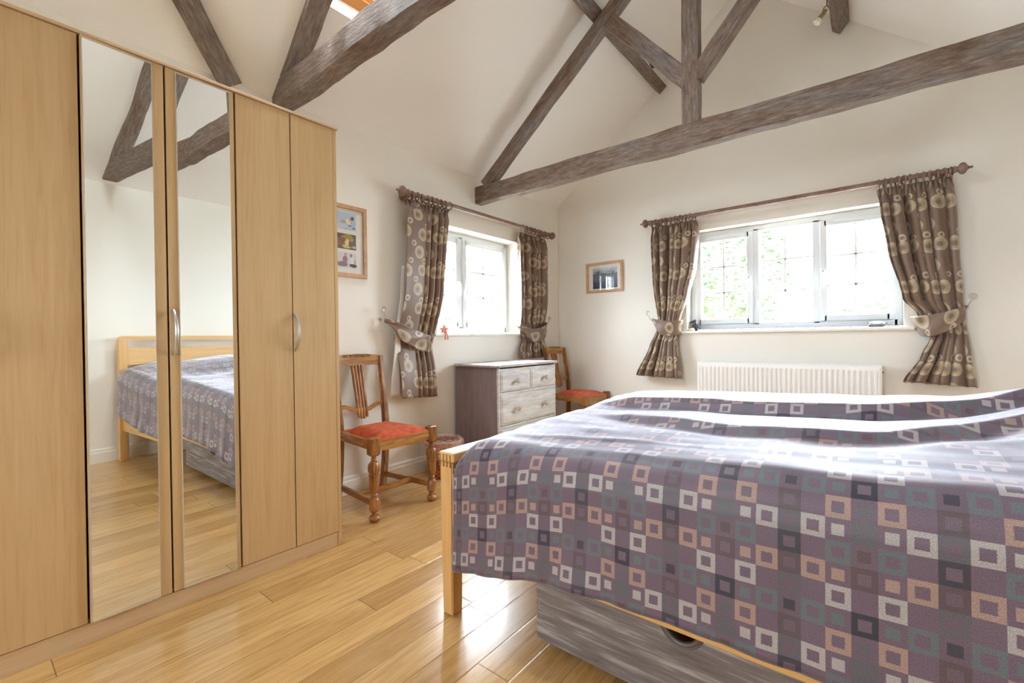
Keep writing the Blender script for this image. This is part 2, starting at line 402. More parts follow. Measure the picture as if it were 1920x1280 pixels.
# back wall with its window opening
WX0, WX1, WZ0, WZ1 = 1.408, 2.925, 1.075, 1.985; TH = .26
def wall_y(name, y0, y1, opening):
    b = NB(); x0, x1, z0, z1 = opening
    box(b, (-.26, y0, -.1), (x0, y1, 2.3)); box(b, (x1, y0, -.1), (XR + .26, y1, 2.3))
    box(b, (x0, y0, -.1), (x1, y1, z0)); box(b, (x0, y0, z1), (x1, y1, 2.3))
    prism(b, [(-.26, y0, 2.3), (XR + .26, y0, 2.3), (XR + .26, y0, roof_z(XR) - .1), (RX, y0, RZ + .15), (-.26, y0, EZ + .05)], (0, y1 - y0, 0))
    return struct(name, b, WALL)
wall_y('wall_back', YB, YB + TH, (WX0, WX1, WZ0, WZ1))
wall_y('wall_front', YF - TH, YF, (.9, 2.1, 0.95, 2.0))  # unseen end wall; its opening is added to let in fill light
# left wall with its window opening
LY0, LY1, LZ0, LZ1 = 2.585, 3.665, 1.078, 1.978
b = NB()
box(b, (-TH, YF, -.1), (0, LY0, EZ + .02)); box(b, (-TH, LY1, -.1), (0, YB, EZ + .02))
box(b, (-TH, LY0, -.1), (0, LY1, LZ0)); box(b, (-TH, LY0, LZ1), (0, LY1, EZ + .02)); struct('wall_left', b, WALL)
b = NB(); EZR = EZ + SL * (2 * RX - XR); box(b, (XR, YF, -.1), (XR + TH, YB, EZR + .02)); struct('wall_right', b, WALL)
# sloping ceilings; left one has the skylight opening
nL = Vector((-SL, 0, 1)).normalized()
def slope_pt(x, y, off=0.0): return Vector((x, y, EZ + SL * x)) + nL * off
def slope_box(bm, x0, x1, y0, y1, t0, t1, mi=0):
    ps = [slope_pt(x, y, t) for t in (t0, t1) for x in (x0, x1) for y in (y0, y1)]
    vs = [bm.verts.new(p) for p in ps]
    for q in ((0, 1, 3, 2), (4, 6, 7, 5), (0, 4, 5, 1), (2, 3, 7, 6), (0, 2, 6, 4), (1, 5, 7, 3)):
        bm.faces.new([vs[k] for k in q]).material_index = mi
    return bm
SKX0, SKX1, SKY0, SKY1 = .465, 1.34, .95, 1.76
b = NB(); T = .22
slope_box(b, -.3, SKX0, YF - .3, YB + .3, 0, T); slope_box(b, SKX1, RX + .02, YF - .3, YB + .3, 0, T)
slope_box(b, SKX0, SKX1, YF - .3, SKY0, 0, T); slope_box(b, SKX0, SKX1, SKY1, YB + .3, 0, T)
struct('ceiling', b, CEIL)
b = NB()
def rs(x, y, off): p = slope_pt(2 * RX - x, y, off); return Vector((2 * RX - p.x, p.y, p.z))
vs = [b.verts.new(rs(x, y, t)) for t in (0, T) for x in (RX - .02, XR + .32) for y in (YF - .3, YB + .3)]
for q in ((0, 1, 3, 2), (4, 6, 7, 5), (0, 4, 5, 1), (2, 3, 7, 6), (0, 2, 6, 4), (1, 5, 7, 3)): b.faces.new([vs[k] for k in q])
struct('ceiling_right', b, CEIL)
# skylight
b = NB(); w = .048
F0 = SKX0 + .030; slope_box(b, F0, F0 + w, SKY0, SKY1, .08, .17); slope_box(b, SKX1 - w, SKX1, SKY0, SKY1, .08, .17)
slope_box(b, F0 + w, SKX1 - w, SKY0, SKY0 + w, .08, .17); slope_box(b, F0 + w, SKX1 - w, SKY1 - w, SKY1, .08, .17)
w2 = .022
slope_box(b, F0 + w, F0 + w + w2, SKY0 + w, SKY1 - w, .11, .15); slope_box(b, SKX1 - w - w2, SKX1 - w, SKY0 + w, SKY1 - w, .08, .13)
sk = struct('window_3', b, SKYWOOD)
b = NB(); prism(b, [slope_pt(SKX0, SKY0, .0), slope_pt(SKX0, SKY0, .2), slope_pt(F0, SKY0, .2), slope_pt(F0, SKY0, .08)], (0, SKY1 - SKY0, 0)); obj('plaster_reveal', b, CEIL, sk)
b = NB(); slope_box(b, F0 + w, SKX1 - w, SKY0 + w, SKY1 - w, .14, .148); obj('pane', b, GLASS, sk)
b = NB()
for k in range(2): slope_box(b, F0 + w + .045 + k * .022, F0 + w + .052 + k * .022, SKY0 + w, SKY1 - w, .130, .138)
obj('grey_seal', b, GASKET, sk)
portal('skylight_portal', slope_pt((SKX0 + SKX1) / 2, (SKY0 + SKY1) / 2, .24), (0, -math.atan(SL), 0), 1.13, .81)
portal('back_window_portal', ((WX0 + WX1) / 2, YB + TH + .02, (WZ0 + WZ1) / 2), (radians(-90), 0, 0), WX1 - WX0, WZ1 - WZ0)
portal('left_window_portal', (-TH - .02, (LY0 + LY1) / 2, (LZ0 + LZ1) / 2), (0, radians(-90), 0), LZ1 - LZ0, LY1 - LY0)
portal('rear_fill_portal', (1.5, YF - TH - .02, 1.48), (radians(90), 0, 0), 1.2, 1.05)  # portal for the added rear opening

# skirting boards
def skirting(name, pts_fn, ln):
    prof = [(0, 0), (.018, 0), (.018, .085), (.014, .095), (.014, .11), (.006, .12), (0, .12)]
    b = NB(); A = [b.verts.new(pts_fn(0, d, z)) for d, z in prof]; B = [b.verts.new(pts_fn(ln, d, z)) for d, z in prof]
    for k in range(len(prof)): b.faces.new((A[k], A[(k + 1) % 7], B[(k + 1) % 7], B[k]))
    b.faces.new(A); b.faces.new(B); return struct(name, b, SKIRT)
skirting('baseboard_left', lambda s, d, z: (d, YF + s, z), YB - YF)
skirting('baseboard_back', lambda s, d, z: (s, YB - d, z), XR)
skirting('baseboard_right', lambda s, d, z: (XR - d, YF + s, z), YB - YF)

# ------------------------------------------------------------------ windows
def bar(b, to, s0, s1, d0, d1, z0, z1, bev=.004, mi=0):
    p = to(s0, d0, z0); q = to(s1, d1, z1)
    a = tuple(min(x, y) for x, y in zip(p, q)); c = tuple(max(x, y) for x, y in zip(p, q)); box(b, a, c, bev, mi)
def rect_frame(b, to, s0, s1, z0, z1, w, d0, d1, bev=.006):
    bar(b, to, s0, s0 + w, d0, d1, z0, z1, bev); bar(b, to, s1 - w, s1, d0, d1, z0, z1, bev)
    bar(b, to, s0 + w * .5, s1 - w * .5, d0, d1, z0, z0 + w, bev); bar(b, to, s0 + w * .5, s1 - w * .5, d0, d1, z1 - w, z1, bev)
def make_window(name, to, S0, S1, Z0, Z1, mulls, lights, D):
    """to(s, depth, z): depth is how far beyond the inner wall face. lights: (s0, s1, opening, handle side, columns)"""
    b = NB(); rect_frame(b, to, S0, S1, Z0, Z1, .052, D, D + .07)
    for ms in mulls: bar(b, to, ms - .026, ms + .026, D, D + .07, Z0 + .03, Z1 - .03, .006)
    root = struct(name, b, UPVC)
    for (s0, s1, opening, hs, ncol) in lights:
        z0, z1 = Z0 + .046, Z1 - .046
        if opening:
            b = NB(); rect_frame(b, to, s0, s1, z0, z1, .050, D - .016, D + .045, .007)
            sash = obj('sash', b, UPVC, root)
            b = NB(); bar(b, to, s0 + .09, s1 - .09, D - .022, D - .014, z1 - .031, z1 - .015, .003); obj('trickle_vent', b, UPVC, sash)
            g0, g1, gz0, gz1 = s0 + .05, s1 - .05, z0 + .05, z1 - .05
            hx = s1 - .025 if hs > 0 else s0 + .025; hz = z0 + (z1 - z0) * .47
            b = NB(); bar(b, to, hx - .013, hx + .013, D - .026, D - .016, hz - .03, hz + .035, .004)
            tube(b, [to(hx, D - .03, hz + .02), to(hx, D - .048, hz + .02)], .010, 10)
            tube(b, [to(hx, D - .048, hz + .022), to(hx + .004 * hs, D - .05, hz - .04), to(hx + .003 * hs, D - .044, hz - .10)], [.010, .008, .006], 8)
            obj('handle', b, WHITE_ENAMEL, sash, True)
            b = NB(); tube(b, [to(hx, D - .048, hz + .02), to(hx, D - .058, hz + .02)], .006, 10); obj('lock_button', b, GASKET, sash)
            b = NB()
            for (a0, a1, c0, c1) in ((g0, g1, gz0, gz0 + .004), (g0, g1, gz1 - .004, gz1), (g0, g0 + .004, gz0, gz1), (g1 - .004, g1, gz0, gz1)):
                bar(b, to, a0, a1, D + .012, D + .018, c0, c1, 0)
            obj('seal', b, GASKET, sash)
            par = sash
        else:
            g0, g1, gz0, gz1 = s0, s1, Z0 + .052, Z1 - .052; par = root
        b = NB(); bar(b, to, g0 - .004, g1 + .004, D + .026, D + .032, gz0 - .004, gz1 + .004, 0); obj('pane', b, GLASS, par)
        b = NB()
        for k in (1, 2):
            zz = gz0 + (gz1 - gz0) * k / 3; bar(b, to, g0, g1, D + .014, D + .026, zz - .009, zz + .009, .003)
        for k in range(1, ncol):
            ss = g0 + (g1 - g0) * k / ncol; bar(b, to, ss - .009, ss + .009, D + .014, D + .026, gz0, gz1, .003)
        obj('glazing_bars', b, WHITE_ENAMEL, par)
    return root
to_back = lambda s, d, z: (s, YB + d, z)
to_left = lambda s, d, z: (-d, s, z)
to_right = lambda s, d, z: (XR + d, s, z)
to_front = lambda s, d, z: (s, YF - d, z)
w1 = make_window('window_1', to_back, WX0, WX1, WZ0 + .012, WZ1, (1.958, 2.396), ((1.456, 1.936, 1, 1, 2), (1.984, 2.370, 0, 0, 2), (2.420, 2.880, 1, -1, 2)), .125)
w2 = make_window('window_2', to_left, LY0, LY1, LZ0 + .012, LZ1, (3.00,), ((2.632, 2.978, 1, 1, 2), (3.016, 3.617, 1, -1, 2)), .15)
make_window('window_fill_rear', to_front, .9, 2.1, .95, 2.0, (1.5,), ((.95, 1.48, 1, 1, 2), (1.52, 2.05, 1, -1, 2)), .12)  # added window behind the camera, placed to light the bed side
# sills and plaster reveals
b = NB(); box(b, (1.350, YB - .035, WZ0 - .022), (2.985, YB + .13, WZ0), .006); obj('window_sill', b, SKIRT, w1)
b = NB(); box(b, (-.155, LY0 - .05, LZ0 - .022), (.028, LY1 + .035, LZ0), .006); obj('window_sill', b, SKIRT, w2)

# ------------------------------------------------------------------ roof timbers
def hewn(bm, p0, p1, w, h, upv, seed=0, amp=.010, step=.05, chip=.012, flare=0):
    """hewn timber from p0 to p1 (centre line), w across, h along upv"""
    p0 = Vector(p0); p1 = Vector(p1); ln = (p1 - p0).length; n = max(6, int(ln / step)); d, s, u = frame_axes(p1 - p0, upv)
    uvl = bm.loops.layers.uv.verify(); rings = []; UV = {}
    c = .055
    sec = [(-.5 + c, -.5), (.5 - c, -.5), (.5, -.5 + c), (.5, .5 - c), (.5 - c, .5), (-.5 + c, .5), (-.5, .5 - c), (-.5, -.5 + c)]
    per = [0]
    for k in range(8):
        a, b_ = sec[k], sec[(k + 1) % 8]; per.append(per[-1] + sqrt(((a[0] - b_[0]) * w) ** 2 + ((a[1] - b_[1]) * h) ** 2))
    for i in range(n + 1):
        t = i / n; x = t * ln; q = p0.lerp(p1, t)
        bow = noise.noise(Vector((x * 1.1, seed * 7.3, 0))) * amp * .9
        ring = []
        for k, (a, b_) in enumerate(sec):
            corner = k // 2
            e = noise.noise(Vector((x * 3.2, seed * 3.1, corner * 5.7))) * amp + noise.noise(Vector((x * 9.0, seed * 5.1 + 3, corner * 2.9))) * amp * .30
            e2 = noise.noise(Vector((x * 2.6, seed * 4.7 + 9, corner * 8.3))) * amp * .8
            ring.append(bm.verts.new(q + s * (a * w + e2) + u * (b_ * h + bow + e * (1 if b_ > 0 else -1))))
        rings.append(ring)
    for i in range(n):
        for k in range(8):
            f = bm.faces.new((rings[i][k], rings[i][(k + 1) % 8], rings[i + 1][(k + 1) % 8], rings[i + 1][k]))
            us = (i * ln / n, i * ln / n, (i + 1) * ln / n, (i + 1) * ln / n); vs_ = (per[k], per[k + 1], per[k + 1], per[k])
            for l, a, b_ in zip(f.loops, us, vs_): l[uvl].uv = (a + seed * 1.7, b_ + seed * .9)
    for rg in (rings[0], rings[-1]):
        f = bm.faces.new(rg)
        for l, (a, b_) in zip(f.loops, sec): l[uvl].uv = (a * w + seed, b_ * h)
    return bm
def timber(name, p0, p1, w, h, upv, seed, parent, amp=.010):
    return obj(name, hewn(NB(), p0, p1, w, h, upv, seed, amp), BEAM, parent, True, 22)
def truss(y, zb, label, seed, tw=.095, bend=False, amp=.010, th=.145):
    amp *= 1.35
    """zb: underside of the tie beam"""
    t = thing('roof_truss', label, 'roof truss', (0, 0, 0), 'exposed timber roof trusses')
    zt = zb + th; yc = y
    timber('tie_beam', (.004, yc, zb + th / 2), (XR - .004, yc, zb + th / 2), tw, th, (0, 0, 1), seed, t, amp)
    dz = EZ + SL * .0 - zb   # height of the slope above the tie at the wall
    # principal rafters, lying a hand below the slope
    dirL = Vector((1, 0, .797)).normalized(); nrm = Vector((-dirL.z, 0, dirL.x))
    hw = .118 * dirL.x
    base = Vector((.022, yc, zt - .006)); apexx = RX - .03
    top = base + dirL * ((apexx - base.x) / dirL.x)
    a = base - nrm * (hw / 2) ; b_ = top - nrm * (hw / 2)
    timber('principal_rafter', a + dirL * .07, b_, tw * .96, hw, nrm, seed + 1, t, amp)
    mir = lambda v: Vector((2 * RX - v.x, v.y, v.z))
    nr2 = Vector((-nrm.x, 0, nrm.z))
    timber('principal_rafter', mir(a + dirL * .07), mir(b_), tw * .96, hw, nr2, seed + 2, t, amp)
    timber('king_post', (RX - .006, yc, zt - .012), (RX - .006, yc, top.z - .02), tw * .9, .104, (1, 0, 0), seed + 3, t, amp * .6)
    for sgn, m_ in ((1, lambda v: v), (-1, mir)):
        p = m_(Vector((RX - .022, yc, zt + .285))); q = m_(Vector((RX - .56, yc, zt + .905)))
        timber('strut', p, q, tw * .8, .098, (sgn * .7, 0, .7), seed + 4 + sgn, t, amp * .8)
    if bend:   # this truss is not quite square to the wall
        for ch in t.children:
            for v in ch.data.vertices:
                q = max(0, v.co.x - 1.5); v.co.y -= .055 * q; v.co.z += .02 * q * (1 if ch.name.startswith('tie') else 0)
    return t
truss(3.038 + .043, 2.226, 'weathered oak roof truss nearer the window wall, its tie beam crossing above the bed', 3, .088, False, .007)
truss(1.31 + .05, 2.413, 'dark weathered roof truss springing from behind the wardrobe top, nearest the camera', 21, .102, True, .014, .140)
# purlins
def purlin(x, y0, y1, label, seed, right=False, w=.10):
    c = slope_pt(x, 0, -.052); u = Vector((-SL, 0, 1)).normalized()
    if right: c = Vector((2 * RX - c.x, 0, c.z)); u = Vector((SL, 0, 1)).normalized()
    o = obj('purlin', hewn(NB(), (c.x, y0, c.z), (c.x, y1, c.z), w, .10, u, seed, .006), BEAM, None, True, 28)
    return tag(o, label, 'roof beam', 'purlins under the roof slopes')
purlin(1.16, YF + .02, 4.335, 'long timber purlin under the left ceiling slope, with an iron peg', 31, False, .085)
purlin(1.135, YF + .02, 4.36, 'long timber purlin under the right ceiling slope, beyond the spotlight', 37, True, .065)
pg = NB(); tube(pg, [(1.27, 3.93, 3.40), (1.30, 3.90, 3.34)], .02, 10)
tag(obj('iron_peg', pg, OLDPEG), 'dark stub peg sticking out of the left purlin', 'peg')
# wind brace on the slope above the wardrobe
a = slope_pt(-.0, 1.085, -.03); c = slope_pt(1.10, -.17, -.03)
tag(obj('wind_brace', hewn(NB(), a, c, .112, .05, nL, 44, .006), BEAM, None, True, 28), 'diagonal timber brace on the ceiling slope left of the nearest truss', 'roof brace')

# ------------------------------------------------------------------ wardrobe
wd = thing('wardrobe', 'tall light oak veneer wardrobe with mirrored middle doors, against the left wall', 'wardrobe', (.36, .6, 0))
wd_off = Vector((.36, .6, 0))
def P(name, bm, m, parent, **k):
    """child of a thing whose empty is not at the origin: keep world coordinates"""
    o = obj(name, bm, m, parent, **k); p = parent; off = Vector((0, 0, 0))
    while p is not None: off += p.location; p = p.parent
    o.location = -off; return o
WF = .662
b = NB(); box(b, (.03, 1.312, 0), (WF - .002, 1.330, 2.088), .001); box(b, (.03, -.10, 0), (WF - .02, -.082, 2.088), .001)
box(b, (.03, -.082, .07), (.045, 1.312, 2.088)); box(b, (.045, -.082, .06), (WF - .022, 1.312, .078))
P('carcass', b, WARD, wd)
b = NB(); box(b, (.03, -.105, 2.086), (WF + .006, 1.337, 2.098), .002); P('top_panel', b, WARD_X, wd)
b = NB(); box(b, (WF - .022, -.081, 0), (WF - .006, 1.311, .068), .001); P('plinth', b, WARD_X, wd)
def handle(par, y, z0, z1):
    b = NB(); pts = []; n = 16
    for i in range(n + 1):
        t = i / n; pts.append((WF + .002 + .034 * sin(pi * t) ** .6, y, z0 + (z1 - z0) * t))
    tube(b, pts, [.0075 - .002 * abs(2 * i / n - 1) for i in range(n + 1)], 10)
    o = obj('handle', b, METAL, par, True); return o
def door(y0, y1, mirror=None, hy=None, skew=0.0, hinge=None):
    z0, z1 = .072, 2.084
    root = bpy.data.objects.new('door', None)
    hinge = y0 if hinge is None else hinge
    b = NB(); box(b, (WF - .018, y0 + .0012, z0), (WF, y1 - .0012, z1), .0012, 0, 1)
    d = obj('door', b, WARD, wd); pv = Vector((WF, hinge, 0))
    d.matrix_parent_inverse = Matrix.Identity(4)
    kids = []
    if mirror:
        m0, m1 = mirror
        b = NB(); box(b, (WF, m0, z0 + .004), (WF + .0045, m1, z1 - .012), 0); kids.append(obj('mirror', b, MIRROR, d))
        b = NB()
        for (a0, a1, c0, c1) in ((m0 - .0018, m0, z0 + .002, z1 - .010), (m1, m1 + .0012, z0 + .002, z1 - .010), (m0, m1, z0 + .001, z0 + .004), (m0, m1, z1 - .012, z1 - .009)):
            box(b, (WF, a0, c0), (WF + .0055, a1, c1))
        kids.append(obj('mirror_edge', b, mat('pale_mirror_trim', (.50, .47, .40), .4), d))
    if hy: kids.append(handle(d, hy, .985, 1.155))
    # rotate a touch about the hinge (the real doors sit slightly off square)
    R = Matrix.Translation(pv) @ Matrix.Rotation(skew, 4, 'Z') @ Matrix.Translation(-pv)
    d.matrix_basis = Matrix.Translation(-wd_off) @ R
    return d
door(1.101, 1.311); door(.869, 1.0985, None, 1.088 + .02)
DB = [(-.081, .150), (.153, .381)]
door(-.081, .150, None, .135); door(.153, .3835)
door(.3875, .6225, (.393, .5835), None, .038, .6225)
door(.6265, .8645, (.661, .8455), .640, .004, .8645)

# ------------------------------------------------------------------ dining chairs
def turned_leg(b, x, y, zt=.478):
    lathe(b, [(.0, 0), (.014, .0), (.027, .010), (.032, .022), (.027, .036), (.014, .045), (.0165, .052), (.0145, .056)], (x, y, 0), n=24)
    lathe(b, [(.014, .054), (.021, .062, 8), (.0285, .070, 8), (.0285, .128, 8), (.021, .138, 8), (.015, .145)], (x, y, 0), n=24)
    lathe(b, [(.014, .143), (.020, .150), (.018, .158), (.014, .163), (.0175, .170, 8), (.0265, .185, 8), (.0280, .250, 8), (.0205, .258, 8)], (x, y, 0), n=24)
    lathe(b, [(.025, .256), (.0315, .262), (.0315, .268), (.0255, .272), (.0345, .290), (.0360, .308), (.0325, .326), (.021, .340), (.014, .347), (.0165, .352), (.0135, .358), (.0135, .370), (.017, .376)], (x, y, 0), n=24, flutes=(.27, .335, 10, .26))
    lathe(b, [(.018, .374, 4), (.0300, .386, 4), (.0300, zt - .004, 4), (.024, zt, 4)], (x, y, 0), n=24)
    return b
def make_chair(label):
    t = thing('dining_chair', label, 'chair', (0, 0, 0), 'matching oak dining chairs with orange seats')
    xf, xb, yf, yb = .215, -.205, .212, .170
    for s in (-1, 1):
        obj('leg', turned_leg(NB(), xf, s * yf), CH_V, t, True, 40)
    for s in (-1, 1):   # rear legs run up into the back posts
        b = NB(); pts = [(xb - .045, s * yb, 0), (xb - .012, s * yb, .22), (xb, s * yb, .42), (xb - .004, s * yb, .50), (xb - .03, s * (yb + .004), .70), (xb - .072, s * (yb + .01), .925)]
        for p, q in zip(pts, pts[1:]): pass
        vs = []
        for (x, y, z) in pts:
            w = .019 if z < .6 else .016; dd = .018
            vs.append([b.verts.new((x + i * dd, y + j * w, z)) for i, j in ((-1, -1), (1, -1), (1, 1), (-1, 1))])
        for r0, r1 in zip(vs, vs[1:]):
            for k in range(4): b.faces.new((r0[k], r0[(k + 1) % 4], r1[(k + 1) % 4], r1[k]))
        b.faces.new(vs[0]); b.faces.new(vs[-1])
        bmesh.ops.bevel(b, geom=list(b.edges), offset=.003, segments=2, affect='EDGES')
        obj('leg', b, CH_V, t)
    # seat rails
    b = NB()
    def rail(b, p, q, z0, z1, th, sag=0.0, bow=0.0):
        n = 12; p = Vector(p); q = Vector(q); d = (q - p).normalized(); nr = Vector((d.y, -d.x, 0)); rings = []
        for i in range(n + 1):
            t_ = i / n; c = p.lerp(q, t_) + nr * bow * sin(pi * t_); zz = z0 + sag * (2 * t_ - 1) ** 2 * -1 if sag < 0 else z0 - sag * (1 - (2 * t_ - 1) ** 2)
            rings.append([b.verts.new(v) for v in ((*(c + nr * th / 2).xy, zz), (*(c + nr * th / 2).xy, z1), (*(c - nr * th / 2).xy, z1), (*(c - nr * th / 2).xy, zz))])
        for r0, r1 in zip(rings, rings[1:]):
            for k in range(4): b.faces.new((r0[k], r0[(k + 1) % 4], r1[(k + 1) % 4], r1[k]))
        b.faces.new(rings[0]); b.faces.new(rings[-1]); return b
    rail(b, (xf + .008, -yf + .02, 0), (xf + .008, yf - .02, 0), .402, .458, .022, .008, .006)
    obj('front_rail', b, CH_Y, t)
    for s in (-1, 1): obj('side_rail', rail(NB(), (xb + .01, s * yb, 0), (xf - .02, s * yf, 0), .405, .458, .022), CH_X, t)
    b = NB(); rail(b, (xb, -yb + .01, 0), (xb, yb - .01, 0), .405, .458, .022); obj('rear_rail', b, CH_Y, t)
    # drop-in seat
    def seat(u, v):
        x = xb + .022 + (xf - .004 - xb) * u; hy = (yb + (yf - yb) * u) - .018; y = -hy + 2 * hy * v
        e = (min(u, 1 - u, .22) / .22) ** .45 * (min(v, 1 - v, .2) / .2) ** .45
        dip = .012 * (1 - (2 * v - 1) ** 2) * (.3 + .7 * u)
        return (x + .008 * sin(pi * v) * (u > .95), y, .452 + .044 * e - dip * .4 + .002 * noise.noise(Vector((x * 14, y * 14, 0))))
    b = grid(seat, 28, 28); s_ = obj('seat', b, FABRIC_OR, t, True, None)
    # H stretcher
    for s in (-1, 1): obj('stretcher', rail(NB(), (xb - .03, s * (yb + .002), 0), (xf - .01, s * yf, 0), .088, .122, .016), CH_X, t)
    b = NB(); rail(b, (.03, -.19, 0), (.03, .19, 0), .088, .12, .016); obj('stretcher', b, CH_Y, t)
    # top rail with carved scallops
    b = NB(); n = 24; rings = []
    for i in range(n + 1):
        v = -1 + 2 * i / n; y = v * (yb + .012); arch = .014 * (1 - v * v); bx = -.010 * (1 - v * v)
        x0 = xb - .072 + bx; z0 = .862; z1 = .925 + arch
        rings.append([b.verts.new(q) for q in ((x0 - .010, y, z0 + .002), (x0 + .016, y, z0), (x0 + .012, y, z1), (x0 - .010, y, z1))])
    for r0, r1 in zip(rings, rings[1:]):
        for k in range(4): b.faces.new((r0[k], r0[(k + 1) % 4], r1[(k + 1) % 4], r1[k]))
    b.faces.new(rings[0]); b.faces.new(rings[-1]); tr = obj('top_rail', b, CH_Y, t, True, 30)
    b = NB()
    for k in range(5):
        y = (k - 2) * .043; r = .016 if k % 4 else .012; zc = .926 + .012 * (1 - (y / .17) ** 2); x0 = xb - .055 - .006 * (1 - (y / .17) ** 2)
        pts = [(x0 + .002, y + r * cos(a), zc - r * sin(a) * 1.1) for a in [pi * j / 10 for j in range(11)]]
        tube(b, pts, .0032, 6); tube(b, [(x0 - .004, y, zc - .006), (x0 + .003, y, zc - .006)], .005, 10)
    obj('carving', b, CH_V, tr, True)
    # lower cross rail, cyma shaped
    b = NB(); n = 32; rings = []
    for i in range(n + 1):
        v = -1 + 2 * i / n; y = v * yb; z = .568 + .022 * smooth_(.35, .8, abs(v)) * (1 if True else 0) - .010 * cos(abs(v) * pi * 2.4) * (abs(v) > .3); x0 = xb - .018
        z = .600 - .035 * smooth_(.85, .30, 0) * 0 - .03 * (1 - smooth_(.25, .75, abs(v)))
        rings.append([b.verts.new(q) for q in ((x0 - .009, y, z - .014), (x0 + .009, y, z - .014), (x0 + .009, y, z + .014), (x0 - .009, y, z + .014))])
    for r0, r1 in zip(rings, rings[1:]):
        for k in range(4): b.faces.new((r0[k], r0[(k + 1) % 4], r1[(k + 1) % 4], r1[k]))
    b.faces.new(rings[0]); b.faces.new(rings[-1]); obj('cross_rail', b, CH_Y, t, True, 40)
    # reeded splat
    b = NB()
    for k in range(4):
        y0 = (k - 1.5) * .0235; y1 = (k - 1.5) * .020
        pts = [(xb - .078, y0, .875), (xb - .045, (y0 + y1) / 2, .72), (xb - .012, y1, .56 - .0), (xb - .004, y1, .520 - (.008 if k in (1, 2) else 0))]
        tube(b, pts, [.0115, .0108, .0100, .0085], 10)
    obj('splat', b, CH_V, t, True, 60)
    return t
def copy_tree(o, parent=None):
    c = o.copy(); COL.objects.link(c); c.parent = parent
    for ch in [x for x in bpy.data.objects if x.parent == o]: copy_tree(ch, c)
    return c
ch1 = make_chair('carved oak dining chair with orange seat, beside the wardrobe')
ch2 = copy_tree(ch1); ch2['label'] = 'carved oak dining chair with orange seat, in the corner beyond the chest of drawers'
ch1.location = (.335, 1.808, 0); ch2.location = (.405, 4.085, 0)

# ------------------------------------------------------------------ chest of drawers
cd = thing('chest_of_drawers', 'small limewashed chest of drawers with mauve sides under the left window', 'chest of drawers', (0, 0, 0))
CX0, CX1, CY0, CY1 = .03, .505, 2.745, 3.535
b = NB(); box(b, (CX0, CY0, .04), (CX1 - .02, CY0 + .02, .800)); box(b, (CX0, CY1 - .02, .04), (CX1 - .02, CY1, .800)); box(b, (CX0, CY0 + .02, .04), (CX0 + .012, CY1 - .02, .8))
box(b, (CX0 + .02, CY0 + .01, 0), (CX1 - .03, CY1 - .01, .05))
obj('carcass', b, CHEST_SIDE, cd)
b = NB()
box(b, (CX1 - .02, CY0, .0), (CX1 - .002, CY0 + .016, .8)); box(b, (CX1 - .02, CY1 - .016, .0), (CX1 - .002, CY1, .8))
for z in (0.04, .335, .598, .782): box(b, (CX1 - .02, CY0 + .016, z - .009), (CX1 - .002, CY1 - .016, z + .009))
box(b, (CX1 - .02, 3.131, .6), (CX1 - .002, 3.149, .78))
obj('front_frame', b, CHEST_FRONT, cd)
b = NB(); box(b, (CX0 - .005, CY0 - .018, .802), (CX1 + .018, CY1 + .018, .824), .008, 0, 3); obj('top', b, CHEST_TOP, cd)
def drawer(y0, y1, z0, z1, knobs):
    b = NB(); box(b, (CX1 - .10, y0, z0), (CX1 - .002, y1, z1), .001); box(b, (CX1 - .002, y0 + .004, z0 + .004), (CX1 + .004, y1 - .004, z1 - .004), .003)
    box(b, (CX1 + .002, y0 + .016, z0 + .016), (CX1 + .009, y1 - .016, z1 - .016), .005, 0, 3)
    d = obj('drawer', b, CHEST_FRONT, cd)
    for ky in knobs:
        k = lathe(NB(), [(.0, .048), (.012, .047), (.019, .041), (.0205, .034), (.017, .027), (.007, .022), (.006, .014), (.009, .008), (.014, .004), (.015, .0)], (CX1 + .005, ky, (z0 + z1) / 2), (1, 0, 0), 16)
        obj('knob', k, PEWTER, d, True)
drawer(CY0 + .018, 3.129, .610, .772, (2.943,)); drawer(3.151, CY1 - .018, .610, .772, (3.335,))
drawer(CY0 + .018, CY1 - .018, .347, .587, (2.943, 3.335)); drawer(CY0 + .018, CY1 - .018, .052, .323, (2.943, 3.335))

# ------------------------------------------------------------------ waste basket
wb = thing('waste_basket', 'round red wicker waste basket lined with a clear plastic bag, beside the chest', 'waste basket', (.215, 2.43, 0))
b = NB(); n = 44; rows = 17; H = .262
def Rz(z): return .098 + .034 * (z / H)
for j in range(rows):
    z = .012 + j * (H - .03) / (rows - 1); pts = []
    for i in range(n + 1):
        a = 2 * pi * i / n; r = Rz(z) + .006 * (1 if (i // 2 + j) % 2 else -1); pts.append((r * cos(a), r * sin(a), z))
    tube(b, pts, .0062, 6, False)
for i in range(22):
    a = 2 * pi * i / 22; tube(b, [(Rz(0) * cos(a), Rz(0) * sin(a), .004), (Rz(H) * cos(a), Rz(H) * sin(a), H)], .005, 6)
lathe(b, [(0, .004), (.098, .004), (.098, .012), (0, .012)], n=28)
obj('basket_body', b, WICKER, wb, True)
b = torus(NB(), (0, 0, H), (0, 0, 1), .134, .010, 32, 8); torus(b, (0, 0, H - .014), (0, 0, 1), .134, .007, 32, 8); obj('rim', b, WICKER, wb, True)
